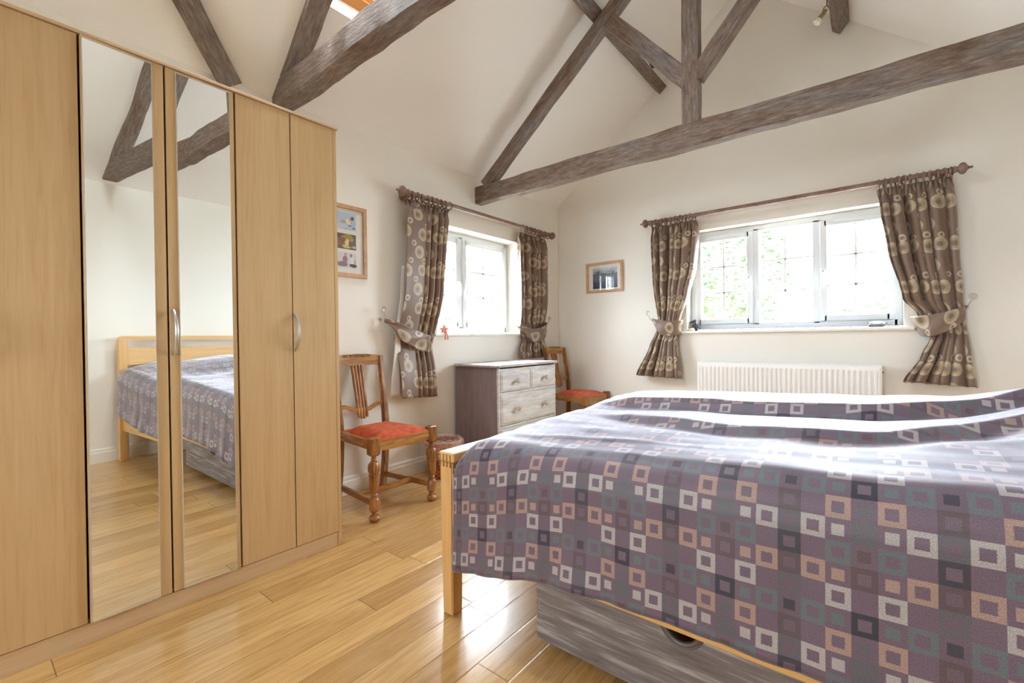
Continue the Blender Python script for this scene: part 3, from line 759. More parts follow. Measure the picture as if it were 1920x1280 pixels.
def liner(u, v):
    a = 2 * pi * u; w = noise.noise(Vector((cos(a) * 3, sin(a) * 3, v * 2.2))) ; w2 = noise.noise(Vector((cos(a) * 9, sin(a) * 9, v * 5)))
    if v < .4: z = .13 + (H - .115) * (v / .4); r = Rz(z) - .016 + .005 * w2
    elif v < .5: t = (v - .4) / .1; z = H + .015 + .012 * sin(pi * t); r = .12 + .032 * t
    else:
        t = (v - .5) / .5; drop = .10 + .07 * max(0, cos(a - 3.9)); z = H + .012 - drop * t; r = .152 + .010 * w * t + .008 * w2 + .030 * max(0, cos(a - 4.0)) * sin(pi * t * .8)
    return (r * cos(a), r * sin(a), z + .006 * w)
obj('bag_liner', grid(liner, 90, 26), LINER, wb, True, None)

# ------------------------------------------------------------------ radiator
ra = thing('radiator', 'long white panel radiator on the wall under the wide window', 'radiator', (0, 0, 0))
RX0, RX1, RZ0_, RZ1_ = 1.528, 2.800, .20, .800; y0 = YB - .105
nrib = 38
def radf(u, v):
    x = RX0 + (RX1 - RX0) * u; z = RZ0_ + (RZ1_ - RZ0_) * v; edge = smooth_(0, .05, v) * smooth_(1, .95, v) * smooth_(0, .012, u) * smooth_(1, .988, u)
    inner = smooth_(.06, .085, v) * smooth_(.925, .90, v)
    ph = (u * nrib) % 1; rib = smooth_(.22, .34, ph) * smooth_(.78, .66, ph)
    return (x, y0 + .010 * inner * rib * smooth_(0.01, .02, u) * smooth_(.99, .98, u) + .006 * (1 - edge), z)
b = grid(radf, nrib * 12, 44); o = obj('front_panel', b, WHITE_ENAMEL, ra, True, 50); solidify(o, .002, 0)
b = NB(); box(b, (RX0, y0 + .075, RZ0_), (RX1, y0 + .080, RZ1_)); obj('rear_panel', b, WHITE_ENAMEL, ra)
b = NB(); box(b, (RX0 - .002, y0 + .004, RZ0_ + .01), (RX0 + .001, y0 + .082, RZ1_ - .002), 0); obj('side_cover', b, WHITE_ENAMEL, ra); b = NB(); box(b, (RX1 - .001, y0 + .004, RZ0_ + .01), (RX1 + .002, y0 + .082, RZ1_ - .002)); obj('side_cover', b, WHITE_ENAMEL, ra)
b = NB()
for k in range(84):
    x = RX0 + .012 + k * (RX1 - RX0 - .024) / 83; box(b, (x - .0035, y0 + .006, RZ1_ - .004), (x + .0035, y0 + .078, RZ1_ + .003))
box(b, (RX0, y0 + .004, RZ1_ - .002), (RX1, y0 + .009, RZ1_ + .004)); box(b, (RX0, y0 + .075, RZ1_ - .002), (RX1, y0 + .080, RZ1_ + .004))
obj('top_grille', b, WHITE_ENAMEL, ra)
for x in (RX0 + .15, RX1 - .15): obj('wall_bracket', box(NB(), (x - .02, y0 + .08, .25), (x + .02, YB - .001, .7)), WHITE_ENAMEL, ra)
b = NB(); tube(b, [(RX1 - .02, y0 + .045, RZ1_ - .05), (RX1 + .012, y0 + .045, RZ1_ - .05)], .006, 8); obj('bleed_valve', b, BRASS, ra)

# ------------------------------------------------------------------ pictures
def picture_frame(b, to, s0, s1, z0, z1, w, d):
    for (a0, a1, c0, c1) in ((s0, s1, z0, z0 + w), (s0, s1, z1 - w, z1), (s0, s0 + w, z0 + w, z1 - w), (s1 - w, s1, z0 + w, z1 - w)):
        bar(b, to, a0, a1, -d, -.002, c0, c1, .0015)
pf = thing('picture_frame', 'beech frame with a column of three family photographs, half hidden behind the wardrobe', 'picture frame', (0, 0, 0))
S0, S1, Q0, Q1 = 1.555, 1.925, 1.455, 1.937
b = NB(); picture_frame(b, to_left, S0, S1, Q0, Q1, .026, .022); obj('frame', b, FRAME, pf)
b = NB(); bar(b, to_left, S0 + .01, S1 - .01, -.008, -.003, Q0 + .01, Q1 - .01, 0); obj('mount', b, MOUNT, pf)
b = NB(); bar(b, to_left, S0 + .02, S1 - .02, -.014, -.012, Q0 + .02, Q1 - .02, 0); obj('glass', b, PIC_GLASS, pf)
def flat_blob(b, cy, cz, ry, rz, x, mi, seed=0, n=18):
    vs = []
    for i in range(n):
        a = 2 * pi * i / n; k = 1 + .22 * noise.noise(Vector((cos(a) * 1.5, sin(a) * 1.5, seed)))
        vs.append(b.verts.new((x, cy + ry * k * cos(a), cz + rz * k * sin(a))))
    f = b.faces.new(vs); f.material_index = mi
def photo(z0, z1, bgc, blobs):
    ms = [mat('photo_ground', bgc, .4)]; b = NB(); bar(b, to_left, 1.640, 1.846, -.0095, -.008, z0, z1, 0)
    for i, (cy, cz, ry, rz, c) in enumerate(blobs):
        ms.append(mat('photo_ink', c, .4)); flat_blob(b, cy, cz, ry, rz, .0097 + i * .0001, i + 1, i * 3.3)
    o = obj('photograph', b, ms, pf)
m_ = lambda a, b_, c, d, e: (a, b_, c, d, e)
photo(1.775, 1.885, (.42, .55, .68), [(1.74, 1.79, .10, .014, (.55, .62, .68)), (1.775, 1.824, .045, .010, (.52, .33, .24)), (1.790, 1.830, .022, .020, (.75, .66, .56)), (1.805, 1.845, .013, .014, (.60, .40, .30)), (1.820, 1.853, .012, .013, (.10, .07, .06)), (1.80, 1.80, .014, .004, (.16, .16, .18)), (1.83, 1.788, .012, .004, (.1, .12, .2))])
photo(1.642, 1.744, (.16, .11, .09), [(1.785, 1.715, .05, .025, (.36, .30, .05)), (1.745, 1.690, .028, .028, (.30, .12, .08)), (1.780, 1.682, .018, .030, (.70, .60, .40)), (1.778, 1.660, .036, .012, (.62, .55, .12)), (1.800, 1.680, .010, .022, (.28, .08, .10)), (1.830, 1.66, .013, .009, (.5, .5, .48)), (1.70, 1.69, .03, .03, (.24, .19, .14))])
photo(1.515, 1.620, (.66, .63, .66), [(1.745, 1.540, .042, .016, (.22, .17, .20)), (1.762, 1.570, .018, .028, (.38, .17, .17)), (1.766, 1.606, .009, .012, (.55, .30, .22)), (1.815, 1.570, .018, .026, (.78, .74, .70)), (1.808, 1.602, .008, .011, (.30, .18, .14)), (1.822, 1.535, .030, .012, (.06, .05, .06)), (1.835, 1.56, .006, .016, (.55, .33, .25)), (1.71, 1.55, .02, .006, (.5, .25, .2))])
pl = thing('picture_frame', 'small beech framed landscape picture on the wall between the two windows', 'picture frame', (0, 0, 0))
S0, S1, Q0, Q1 = .367, .785, 1.494, 1.808
b = NB(); picture_frame(b, to_back, S0, S1, Q0, Q1, .026, .022); obj('frame', b, FRAME, pl)
b = NB(); bar(b, to_back, S0 + .01, S1 - .01, -.008, -.003, Q0 + .01, Q1 - .01, 0); obj('mount', b, MOUNT, pl)
b = NB(); bar(b, to_back, S0 + .02, S1 - .02, -.014, -.012, Q0 + .02, Q1 - .02, 0); obj('glass', b, PIC_GLASS, pl)
pm = mat('seascape_print', (.2, .25, .3), .5)
t_ = N(pm, 'ShaderNodeTexCoord'); s_ = N(pm, 'ShaderNodeSeparateXYZ'); L(pm, t_.outputs['Object'], s_.inputs[0])
v_ = coords(pm, 'Object', (6, 1, 16)); nz = noise_(pm, v_, 1.6, 6, .65, .8)
hh = math_(pm, 'ADD', math_(pm, 'MULTIPLY', math_(pm, 'SUBTRACT', s_.outputs[2], 1.54), 4.6), math_(pm, 'MULTIPLY', math_(pm, 'SUBTRACT', nz, .5), .9))
r_ = ramp(pm, [(0, (.03, .04, .08)), (.3, (.07, .10, .17)), (.5, (.17, .20, .25)), (.68, (.10, .12, .15)), (.76, (.40, .46, .52)), (1, (.62, .66, .68))]); L(pm, hh, r_.inputs[0]); L(pm, r_.outputs[0], BS(pm).inputs['Base Color'])
b = NB(); bar(b, to_back, .444, .722, -.0095, -.008, 1.537, 1.752, 0); obj('print', b, pm, pl)

# ------------------------------------------------------------------ curtain rods, curtains, tiebacks
def rod(to, s0, s1, z, D, label):
    """D: distance from wall"""
    t = thing('curtain_rod', label, 'curtain rod', (0, 0, 0), 'wooden curtain rods over the windows')
    d = Vector(to(1, 0, 0)) - Vector(to(0, 0, 0))
    P0 = Vector(to(s0 + .03, -D, z)); P1 = Vector(to(s1 - .03, -D, z))
    obj('pole', tube(NB(), [P0, P1], .0175, 16), POLE, t, True, 50)
    for p, sg in ((P0, -1), (P1, 1)):
        b = lathe(NB(), [(.0175, -.006), (.023, 0), (.023, .008), (.017, .014), (.020, .020), (.034, .028), (.039, .040), (.035, .052), (.020, .062), (.013, .064), (.010, .070), (.006, .076), (.009, .082), (.006, .089), (0, .091)], p, d * sg, 20)
        obj('finial', b, POLE, t, True, 50)
    for s in (s0 + .30 if False else s0 + .075, s1 - .075):
        b = NB(); a = Vector(to(s, -.002, z)); c = Vector(to(s, -D, z)); lathe(b, [(.026, 0), (.026, .010), (.014, .018), (.012, (c - a).length - .016)], a, (c - a), 16)
        torus(b, c, d, .018, .006, 16, 8); obj('bracket', b, POLE, t, True, 50)
    return t
def curtain(to, left, right, D, folds, label, cloth, ztie, seed, flat=0.0, tie_from=None, lining=None, rings=9, rod_z=2.10, rod_D=.12, flip=False):
    zt = max(left[-1][0], right[-1][0]); zl, zr = left[0][0], right[0][0]
    rng = random.Random(seed)
    t = thing('curtain', label, 'curtain', (0, 0, 0), 'brown curtains patterned with gold circles')
    amps = [rng.uniform(.7, 1.25) for _ in range(folds + 3)]
    def wave(u, top):
        if u < flat: ph = u / max(flat, 1e-6) * .35
        else: ph = .35 + (u - flat) / (1 - flat) * folds
        k = int(ph); ph2 = ph + .20 * sin(ph * 2.3 + seed) + .10 * sin(ph * 4.9 + seed * 2)
        f = cos(2 * pi * ph2) * amps[k % len(amps)]
        if flat and u < flat: f = 1.0 - .35 * (u / flat) ** 3 * 1.5
        return f, sin(2 * pi * ph2)
    def pos(u, v):
        zl_, zr_ = zl, zr
        zb = zl_ + (zr_ - zl_) * u
        z = zt - (zt - zb) * v
        a, b_ = interp(left, z), interp(right, z)
        W_ = b_ - a
        f, g = wave(u, z)
        ntie = math.exp(-((z - ztie) / .10) ** 2); ntie2 = math.exp(-((z - ztie) / .22) ** 2)
        A = .036 * (1 - .55 * ntie2) * smooth_(zt + .01, zt - .12, z)
        hd = smooth_(zt - .08, zt - .04, z)
        f2 = sin(u * 2 * pi * (folds * 2.6 + 3) + seed)
        dcen = D - .035 * ntie2
        edge = sin(pi * min(max(u, .0), 1)) ** .5
        d = dcen * (1 - .45 * ntie * (1 - edge)) + A * f + hd * .010 * f2 + .006 * (1 - hd) * f2 * math.exp(-((zt - .06 - z) / .05) ** 2) + .004 * noise.noise(Vector((u * 6, z * 5, seed)))
        s = a + W_ * u + g * .35 * A * (1 if not flat or u > flat else 0)
        if flat:
            s = a + W_ * (u / flat * .48 if u < flat else .48 + (u - flat) / (1 - flat) * .52) + g * .3 * A * (u > flat)
        bot = .012 * f * smooth_(zb + .15, zb, z)
        return Vector(to(s, -max(d, .03), z + bot * 0.5))
    # cloth length along a row
    nu, nv = 220, 90
    arc = [0]; pv = pos(0, .3)
    for i in range(1, nu + 1):
        q = pos(i / nu, .3); arc.append(arc[-1] + (q - pv).length); pv = q
    tot = arc[-1]; sc = cloth if cloth else 1.0
    def uv(u, v): return (arc[int(round(u * nu))] * sc + seed * .31, (1 - v) * (zt - min(zl, zr)))
    o = obj('cloth', grid(pos, nu, nv, uv), [CURT], t, True, None); solidify(o, .003)
    if lining:
        def lp(u, v):
            z = zt - .5 - (zt - .5 - zl) * v; a = interp(lining, z); b_ = interp(left, z) + .03
            return Vector(to(a + (b_ - a) * u, -(.078 + .008 * sin(3 * v)), z + .01))
        o = obj('lining', grid(lp, 6, 30), LINING, t, True, None); solidify(o, .003)
    d = Vector(to(1, 0, 0)) - Vector(to(0, 0, 0))
    a, b_ = interp(left, zt), interp(right, zt)
    for k in range(rings):
        s = a + .012 + (b_ - a - .02) * (k / (rings - 1)) ** (1.0)
        tilt = rng.uniform(-.5, .5); ax = (d + Vector(to(0, -tilt, 0)) - Vector(to(0, 0, 0))).normalized()
        c = Vector(to(s, -rod_D, rod_z - .010)); b = torus(NB(), c, ax, .0285, .0060, 20, 8)
        tube(b, [c + Vector((0, 0, -.028)), c + Vector((0, 0, -.042))], .003, 6)
        obj('curtain_ring', b, POLE, t, True)
    return t
def tieback(to, top, bot, label, d0=.03, d1=.10, seed=0, d_end=.02):
    def f(u, v):
        s = interp([(0, 0), (1, 1)], u); n = len(top) - 1
        def along(pts, u):
            x = u * (len(pts) - 1); i = min(int(x), len(pts) - 2); t = x - i
            return pts[i][0] * (1 - t) + pts[i + 1][0] * t, pts[i][1] * (1 - t) + pts[i + 1][1] * t
        a = along(top, u); b_ = along(bot, u); st = .12
        ss = a[0] * (1 - v) + b_[0] * v; zz = a[1] * (1 - v) + b_[1] * v
        d = (d0 * (1 - u) + d_end * u) + d1 * sin(pi * min(1, max(0, u))) ** .42 + .004 * sin(v * 7 + u * 9)
        return Vector(to(ss, -d, zz))
    o = obj('tieback', grid(f, 50, 12, lambda u, v: (u * .34 + seed * .37, v * .12 + seed)), CURT, None, True, None); solidify(o, .006)
    return tag(o, label, 'tieback', 'fabric tiebacks round the curtains')
def hook(to, s, z, label, sg=1, depth=.07):
    b = NB(); lathe(b, [(.012, 0), (.012, .004), (.004, .008), (.004, .02)], to(s, 0, z - .055), Vector(to(s, -1, z)) - Vector(to(s, 0, z)), 12)
    pts = [to(s, -.008, z - .055), to(s, -.04, z - .058), to(s, -depth, z - .045), to(s + sg * .012, -depth - .008, z - .02)]
    c0 = (s + sg * .018, z + .012)
    for i in range(26):
        a = -pi / 2 - sg * 0 + i * .52; r = .024 * (1 - i / 30)
        pts.append(to(c0[0] + sg * r * cos(a), -depth - .008, c0[1] + r * sin(a)))
    tube(b, pts, .0028, 6)
    return tag(obj('curtain_hook', b, PEWTER, None, True), label, 'curtain hook', 'spiral wire holdback hooks')

rod(to_left, 2.165, 4.075, 2.10, .12, 'dark wooden curtain rod over the left window')
rod(to_back, 1.080, 3.205, 2.10, .12, 'dark wooden curtain rod over the wide window with the radiator below')
ZT = 2.062
curtain(to_left, [(.604, 2.119), (1.037, 2.118), (1.164, 2.144), (1.416, 2.167), (ZT, 2.190)], [(.587, 2.452), (.926, 2.458), (1.075, 2.505), (1.446, 2.546), (1.797, 2.581), (ZT, 2.620)], .10, 4,
        'brown gold-circled curtain at the left window, above the chair and nearest the wardrobe', 1.0, 1.04, 5, .42, lining=[(.60, 2.055), (.666, 2.062), (1.018, 2.10), (1.387, 2.160), (1.6, 2.18)], rings=10)
curtain(to_left, [(.83, 3.585), (.92, 3.60), (.997, 3.655), (1.102, 3.627), (1.411, 3.574), (1.821, 3.557), (ZT, 3.565)], [(.83, 4.02), (.881, 4.019), (1.215, 4.016), (1.659, 4.006), (ZT, 4.015)], .078, 5,
        'brown gold-circled curtain in the room corner, above the chest of drawers', 1.0, 1.09, 11, rings=8)
curtain(to_back, [(.655, .955), (.932, 1.080), (1.10, 1.140), (1.209, 1.158), (1.588, 1.126), (1.918, 1.114), (ZT, 1.118)], [(.640, 1.375), (.981, 1.335), (1.191, 1.360), (1.414, 1.450), (1.647, 1.513), (1.928, 1.539), (ZT, 1.540)], .095, 6,
        'brown gold-circled curtain left of the wide window, beside the landscape picture', 1.0, 1.11, 17, rings=10)
curtain(to_back, [(.690, 2.905), (.880, 3.004), (1.008, 3.059), (1.156, 2.992), (1.271, 2.909), (1.617, 2.830), (1.889, 2.791), (ZT, 2.778)], [(.670, 3.272), (.866, 3.251), (1.11, 3.232), (1.251, 3.215), (1.534, 3.196), (1.781, 3.187), (ZT, 3.170)], .10, 6,
        'brown gold-circled curtain right of the wide window, swept back towards the right wall', 1.0, 1.10, 23, rings=12)
tieback(to_left, [(2.036, 1.185), (2.20, 1.118), (2.36, 1.070), (2.470, 1.050)], [(2.040, 1.150), (2.13, 1.020), (2.28, .955), (2.435, .925)], 'patterned fabric tieback holding the curtain nearest the wardrobe', .05, .095, 1)
tieback(to_left, [(3.56, 1.150), (3.74, 1.115), (3.90, 1.150), (4.03, 1.195)], [(3.58, 1.120), (3.72, .985), (3.88, 1.005), (4.02, 1.10)], 'patterned fabric tieback holding the corner curtain above the chest', .03, .10, 2, .05)
tieback(to_back, [(1.10, 1.205), (1.20, 1.180), (1.30, 1.170), (1.385, 1.178)], [(1.115, 1.175), (1.20, 1.045), (1.30, 1.032), (1.362, 1.045)], 'patterned fabric tieback holding the curtain beside the landscape picture', .05, .09, 3)
tieback(to_back, [(2.955, 1.145), (3.05, 1.150), (3.15, 1.175), (3.235, 1.205)], [(3.01, 1.012), (3.06, 1.000), (3.15, 1.045), (3.235, 1.115)], 'patterned fabric tieback holding the right hand curtain of the wide window', .03, .10, 4, .05)
hook(to_left, 2.035, 1.235, 'spiral wire curtain hook on the wall near the wardrobe', -1)
hook(to_left, 4.06, 1.225, 'spiral wire curtain hook beside the room corner', 1)
hook(to_back, 1.085, 1.245, 'spiral wire curtain hook by the landscape picture', -1)
hook(to_back, 3.245, 1.255, 'spiral wire curtain hook right of the wide window', 1)

# ------------------------------------------------------------------ bed
BX0, BX1, BY0, BY1 = 1.49, 3.70, 1.262, 2.875
bed = thing('bed', 'double oak bed with low footboard, standing against the right wall', 'bed', (0, 0, 0))
def tapered_leg(b, x0, x1, y0, y1, z1, dx, dy):
    vs = []
    for z, k in ((0, 1), (z1, 0)):
        ax0, ax1 = x0 + (dx if dx > 0 else 0) * k, x1 + (dx if dx < 0 else 0) * k
        ay0, ay1 = y0 + (dy if dy > 0 else 0) * k, y1 + (dy if dy < 0 else 0) * k
        vs.append([b.verts.new(p) for p in ((ax0, ay0, z), (ax1, ay0, z), (ax1, ay1, z), (ax0, ay1, z))])
    for k in range(4): b.faces.new((vs[0][k], vs[0][(k + 1) % 4], vs[1][(k + 1) % 4], vs[1][k]))
    b.faces.new(vs[0]); b.faces.new(vs[1]); bmesh.ops.bevel(b, geom=list(b.edges), offset=.004, segments=2, affect='EDGES')
b = NB(); tapered_leg(b, BX0, BX0 + .062, BY0 - .014, BY0 + .045, .572, 0, 0); bmesh.ops.translate(b, verts=b.verts, vec=(0, 0, 0)); 
b.free(); b = NB(); tapered_leg(b, BX0, BX0 + .066, BY0 - .014, BY0 + .045, .575, -.014, .006); obj('leg', b, BED_V, bed)
b = NB(); tapered_leg(b, BX0, BX0 + .066, BY1 - .045, BY1 + .014, .575, -.014, -.006); obj('leg', b, BED_V, bed)
fb = NB(); box(fb, (BX0 - .005, BY0 - .016, .574), (BX0 + .075, BY1 + .016, .610), .007, 0, 3); box(fb, (BX0 + .012, BY0 + .045, .30), (BX0 + .040, BY1 - .045, .576), .004)
f_ = obj('footboard', fb, BED_Y, bed)
b = NB()
b.free()
for ye in (BY0 - .0165, BY1 + .0155):
    b = NB()
    for k in range(4): box(b, (BX0 + .002 + k * .018, ye, .556), (BX0 + .0075 + k * .018, ye + .001, .604))
    tag(obj('finger_joint', b, COMB, f_), 'dark finger joint in the footboard end')
for y0, y1 in ((BY0 + .008, BY0 + .034), (BY1 - .034, BY1 - .008)):
    b = NB(); box(b, (BX0 + .05, y0, .262), (BX1 - .03, y1, .395), .004); obj('side_rail', b, BED_X, bed)
HX0, HX1 = 3.655, 3.705
for y0, y1 in ((BY0 - .016, BY0 + .045), (BY1 - .045, BY1 + .016)):
    b = NB(); tapered_leg(b, HX0, HX1, y0, y1, 1.05, 0, 0); obj('leg', b, BED_V, bed)
def round_rail(name, z0, z1, x0, x1, y0, y1, bev):
    b = NB(); box(b, (x0, y0, z0), (x1, y1, z1), bev, 0, 3); return obj(name, b, BED_Y, bed)
hb = NB(); yy0, yy1 = BY0 - .016, BY1 + .016; R = .045; pts = [(yy0, 1.045)]
for k in range(7): a = pi - k * pi / 12; pts.append((yy0 + R + R * cos(a), 1.095 - R + R * sin(a)))
for k in range(7): a = pi / 2 - k * pi / 12; pts.append((yy1 - R + R * cos(a), 1.095 - R + R * sin(a)))
pts += [(yy1, 1.045), (yy1 - .03, 1.055), (yy0 + .03, 1.055)]
prism(hb, [(HX0, y, z) for y, z in pts], (HX1 - HX0, 0, 0)); obj('headboard_rail', hb, BED_Y, bed)
round_rail('headboard_panel', .835, .995, HX0 + .012, HX1 - .012, BY0 + .04, BY1 - .04, .004)
round_rail('headboard_panel', .45, .790, HX0 + .014, HX1 - .014, BY0 + .04, BY1 - .04, .004)
b = NB()
for k in range(14): box(b, (1.62 + k * .145, BY0 + .034, .372), (1.70 + k * .145, BY1 - .034, .392), .002)
obj('slats', b, BED_Y, bed)
b = NB(); box(b, (BX0 + .09, BY0 + .045, .395), (HX0 - .01, BY1 - .045, .585), .05, 0, 4)
tag(obj('mattress', b, LINING, None, True), 'thick mattress under the patterned coverlet on the bed', 'mattress')

# coverlet: one cloth draped over the bed
f1 = [(1.5, 1.98), (2.05, 1.79), (2.45, 1.68), (2.64, 1.66), (2.77, 1.67), (3.1, 1.90), (3.6, 2.05)]
f2 = [(1.5, 2.14), (2.19, 2.14), (2.51, 2.10), (2.77, 2.07), (3.15, 2.26), (3.6, 2.35)]
hemz = [(1.575, .195), (1.70, .222), (1.93, .279), (2.12, .302), (2.34, .308), (2.7, .312), (3.0, .325), (3.3, .36), (3.64, .42)]
toprim = [(1.56, .655), (1.75, .675), (2.3, .700), (2.65, .722), (2.97, .745), (3.3, .77), (3.64, .79)]
def topz(x, y):
    b0 = interp(toprim, x); t = (y - 1.26) / 1.62; t = max(0, min(1, t))
    z = b0 + .018 * sin(pi * t) + .030 * smooth_(.45, .75, t) * smooth_(1.0, .9, t) * smooth_(3.2, 2.2, x)
    z += .10 * smooth_(2.95, 3.42, x) * (sin(pi * max(0, min(1, (t - .03) / .94))) ** .5) * (1 - .25 * math.exp(-((t - .5) / .06) ** 2))
    for tab, h, wd_ in ((f1, .024, .16), (f2, .040, .22)):
        d = y - interp(tab, x); k = smooth_(1.75, 2.1, x) if tab is f1 else smooth_(1.65, 1.9, x)
        z += k * h * (smooth_(-.025, .018, d) * math.exp(-max(d, 0) / wd_) - .4 * math.exp(-((d + .05) / .05) ** 2))
    # small rucks that run towards the foot end
    z += .006 * noise.noise(Vector((x * 2.2, y * 9.0, 1.3))) + .0045 * noise.noise(Vector((x * 6 + y * 3, y * 14.0, 4.1)))
    z += .010 * math.exp(-((y - 1.42 - .10 * (x - 2.1)) / .018) ** 2) * math.exp(-((x - 2.05) / .30) ** 2)
    return z
RR = .085; YN, YFAR = 1.236, 2.905
cs_near = 26; cs_arc = 12; cs_top = 110; cs_far = 18
def section(x):
    """(y, z, cloth distance) from the near hem over the top to the far hem"""
    out = []; hz = interp(hemz, x); zr = topz(x, YN + RR) ; z1 = zr - RR; ln = 0
    foot = smooth_(1.66, 1.575, x)
    pts = []
    for i in range(cs_near):
        t = i / cs_near; z = hz + (z1 - hz) * t
        k = (1 - t) ** 1.2
        fold = .013 * k * sin(x * 19 + 1.0 * noise.noise(Vector((x * 2, t, 0))) * 3) * (.5 + .5 * noise.noise(Vector((x * 3.1, 0, 7)))) + .016 * k * noise.noise(Vector((x * 5.5, t * .7, 2)))
        fold += -.030 * math.exp(-((x - 1.86) / .05) ** 2) * k * .6
        pts.append((YN - .004 - abs(fold) - .012 * k, z))
    for i in range(cs_arc):
        a = pi / 2 * i / cs_arc; pts.append((YN + RR - RR * cos(a), z1 + RR * sin(a) * 1.0))
    for i in range(cs_top + 1):
        t = i / cs_top; y = YN + RR + (YFAR - RR - YN - RR) * t; pts.append((y, topz(x, y)))
    ze = pts[-1][1]
    for i in range(1, cs_arc + 1):
        a = pi / 2 * i / cs_arc; pts.append((YFAR - RR + RR * sin(a), ze - RR + RR * cos(a)))
    for i in range(1, cs_far + 1):
        t = i / cs_far; pts.append((YFAR + .015 * t + .010 * t * sin(x * 17), ze - RR - (ze - RR - .34) * t))
    d = [0]
    for p, q in zip(pts, pts[1:]): d.append(d[-1] + sqrt((p[0] - q[0]) ** 2 + (p[1] - q[1]) ** 2))
    return pts, d
XS = []
x = 1.578
while x < 3.64: XS.append(x); x += .008 if x < 1.7 else .017
XS.append(3.64)
bm = bmesh.new(); uvl = bm.loops.layers.uv.verify(); cols = []; RF = .10
nsec = None
def foot_drop(x):
    t = (XS[0] + RF - x) / RF
    return 0 if t <= 0 else RF * (1 - sqrt(max(0, 1 - min(t, 1) ** 2)))
# columns that hang down inside the footboard first
pts0, d0 = section(XS[0]); nsec = len(pts0)
for k in range(5, 0, -1):
    col = []
    for j, (y, z) in enumerate(pts0):
        zz = z; xx = XS[0]
        if j >= cs_near: zz = min(z, z - foot_drop(XS[0]) * (smooth_(cs_near - 1, cs_near + cs_arc, j) if j < cs_near + cs_arc else 1)) ; zz = zz - k * .022
        else:
            xx = XS[0] - .0005 * k
        if k > 0 and j < cs_near: zz = z
        col.append((bm.verts.new((xx - .002 * k, y + (.012 * (k / 5) if j < cs_near else 0), zz)), (xx - k * .022, d0[j])))
    cols.append(col)
for x in XS:
    pts, d = section(x); fd = foot_drop(x); col = []
    for j, (y, z) in enumerate(pts):
        w_ = 0 if j < cs_near - 6 else (smooth_(cs_near - 6, cs_near + cs_arc, j) if j < cs_near + cs_arc else 1)
        if j > nsec - cs_far: w_ = .3
        arcx = x - (fd * .6 if fd else 0)
        col.append((bm.verts.new((x, y, z - fd * w_)), (arcx, d[j])))
    cols.append(col)
for a, c in zip(cols, cols[1:]):
    for j in range(nsec - 1):
        q = (a[j], c[j], c[j + 1], a[j + 1]); f = bm.faces.new([v[0] for v in q])
        for l, v in zip(f.loops, q): l[uvl].uv = v[1]
cv = obj('coverlet', bm, COVER, None, True, None); solidify(cv, .006)
tag(cv, 'purple woven coverlet with a pattern of small squares, draped over the bed', 'bedspread')

# storage drawer under the bed
sb = thing('underbed_drawer', 'grey limewashed wooden storage drawer under the near side of the bed', 'storage drawer', (0, 0, 0))
DX0, DX1, DY0, DY1, DZ0, DZ1 = 1.884, 2.96, 1.316, 2.02, .030, .258
b = NB(); hc = Vector((2.362, DY0, .258)); hr = .050
# front panel with a round hand hole cut into its top edge
pts = [(DX0, DZ0), (DX1, DZ0), (DX1, DZ1)]
pts += [(hc.x + hr * cos(a), hc.z - hr * sin(a)) for a in [pi * i / 20 for i in range(21)]]
pts += [(DX0, DZ1)]
prism(b, [(x, DY0, z) for x, z in pts], (0, .018, 0)); 
box(b, (DX0, DY0 + .018, DZ0), (DX0 + .018, DY1, DZ1)); box(b, (DX1 - .018, DY0 + .018, DZ0), (DX1, DY1, DZ1)); box(b, (DX0 + .018, DY1 - .018, DZ0), (DX1 - .018, DY1, DZ1))
box(b, (DX0 + .018, DY0 + .018, DZ0 + .01), (DX1 - .018, DY1 - .018, DZ0 + .02)); obj('drawer_box', b, STORE, sb)
b = NB()
for rr_, tt in ((hr, .007), (hr + .008, .0035)): tube(b, [(hc.x + rr_ * cos(a), DY0 - .002, hc.z - rr_ * sin(a)) for a in [pi * i / 24 for i in range(25)]], tt, 8)
obj('handle_ring', b, mat('grey_handle_trim', (.12, .10, .09), .45), sb, True)
for x_, y_ in ((DX0 + .10, DY0 + .08), (DX1 - .10, DY0 + .08), (DX0 + .10, DY1 - .08), (DX1 - .10, DY1 - .08)):
    b = NB(); lathe(b, [(.0, -.009), (.014, -.009), (.015, 0), (.014, .009), (0, .009)], (x_, y_, .0155), (0, 1, 0), 16)
    box(b, (x_ - .012, y_ - .014, .018), (x_ + .012, y_ + .014, DZ0 + .002)); obj('castor', b, OLDPEG, sb)
b = NB(); tube(b, [(1.897, DY0 + .001, .155), (1.897, DY0 - .003, .155)], .004, 10); obj('screw', b, PEWTER, sb)

# ------------------------------------------------------------------ sill ornaments
o_ = thing('sill_ornament', 'small black ornament with a pale shell base, left end of the wide sill', 'ornament', (1.415, 4.425, WZ0))
b = NB(); lathe(b, [(0, 0), (.018, 0), (.024, .010), (.027, .035), (.025, .060), (.019, .078), (.012, .086), (0, .088)], (.045, .02, 0), n=20); obj('body', b, mat('black_ceramic', (.05, .055, .07), .2), o_, True)
b = NB(); tube(b, [(.03, .02, .078), (.012, .012, .088), (-.004, .005, .078), (.05, .02, .098)], [.010, .008, .004, .012], 10); obj('beak', b, mat('black_gloss', (.03, .03, .035), .3), o_, True)
b = NB(); lathe(b, [(0, 0), (.030, 0), (.034, .008), (.026, .020), (.016, .027), (0, .030)], (.025, -.028, 0), n=18)
for v in b.verts: v.co += Vector((0, 0, 1)) * .006 * noise.noise(v.co * 60) * (v.co.z > .003)
obj('shell', b, mat('beige_shell', (.55, .42, .28), .5), o_, True)
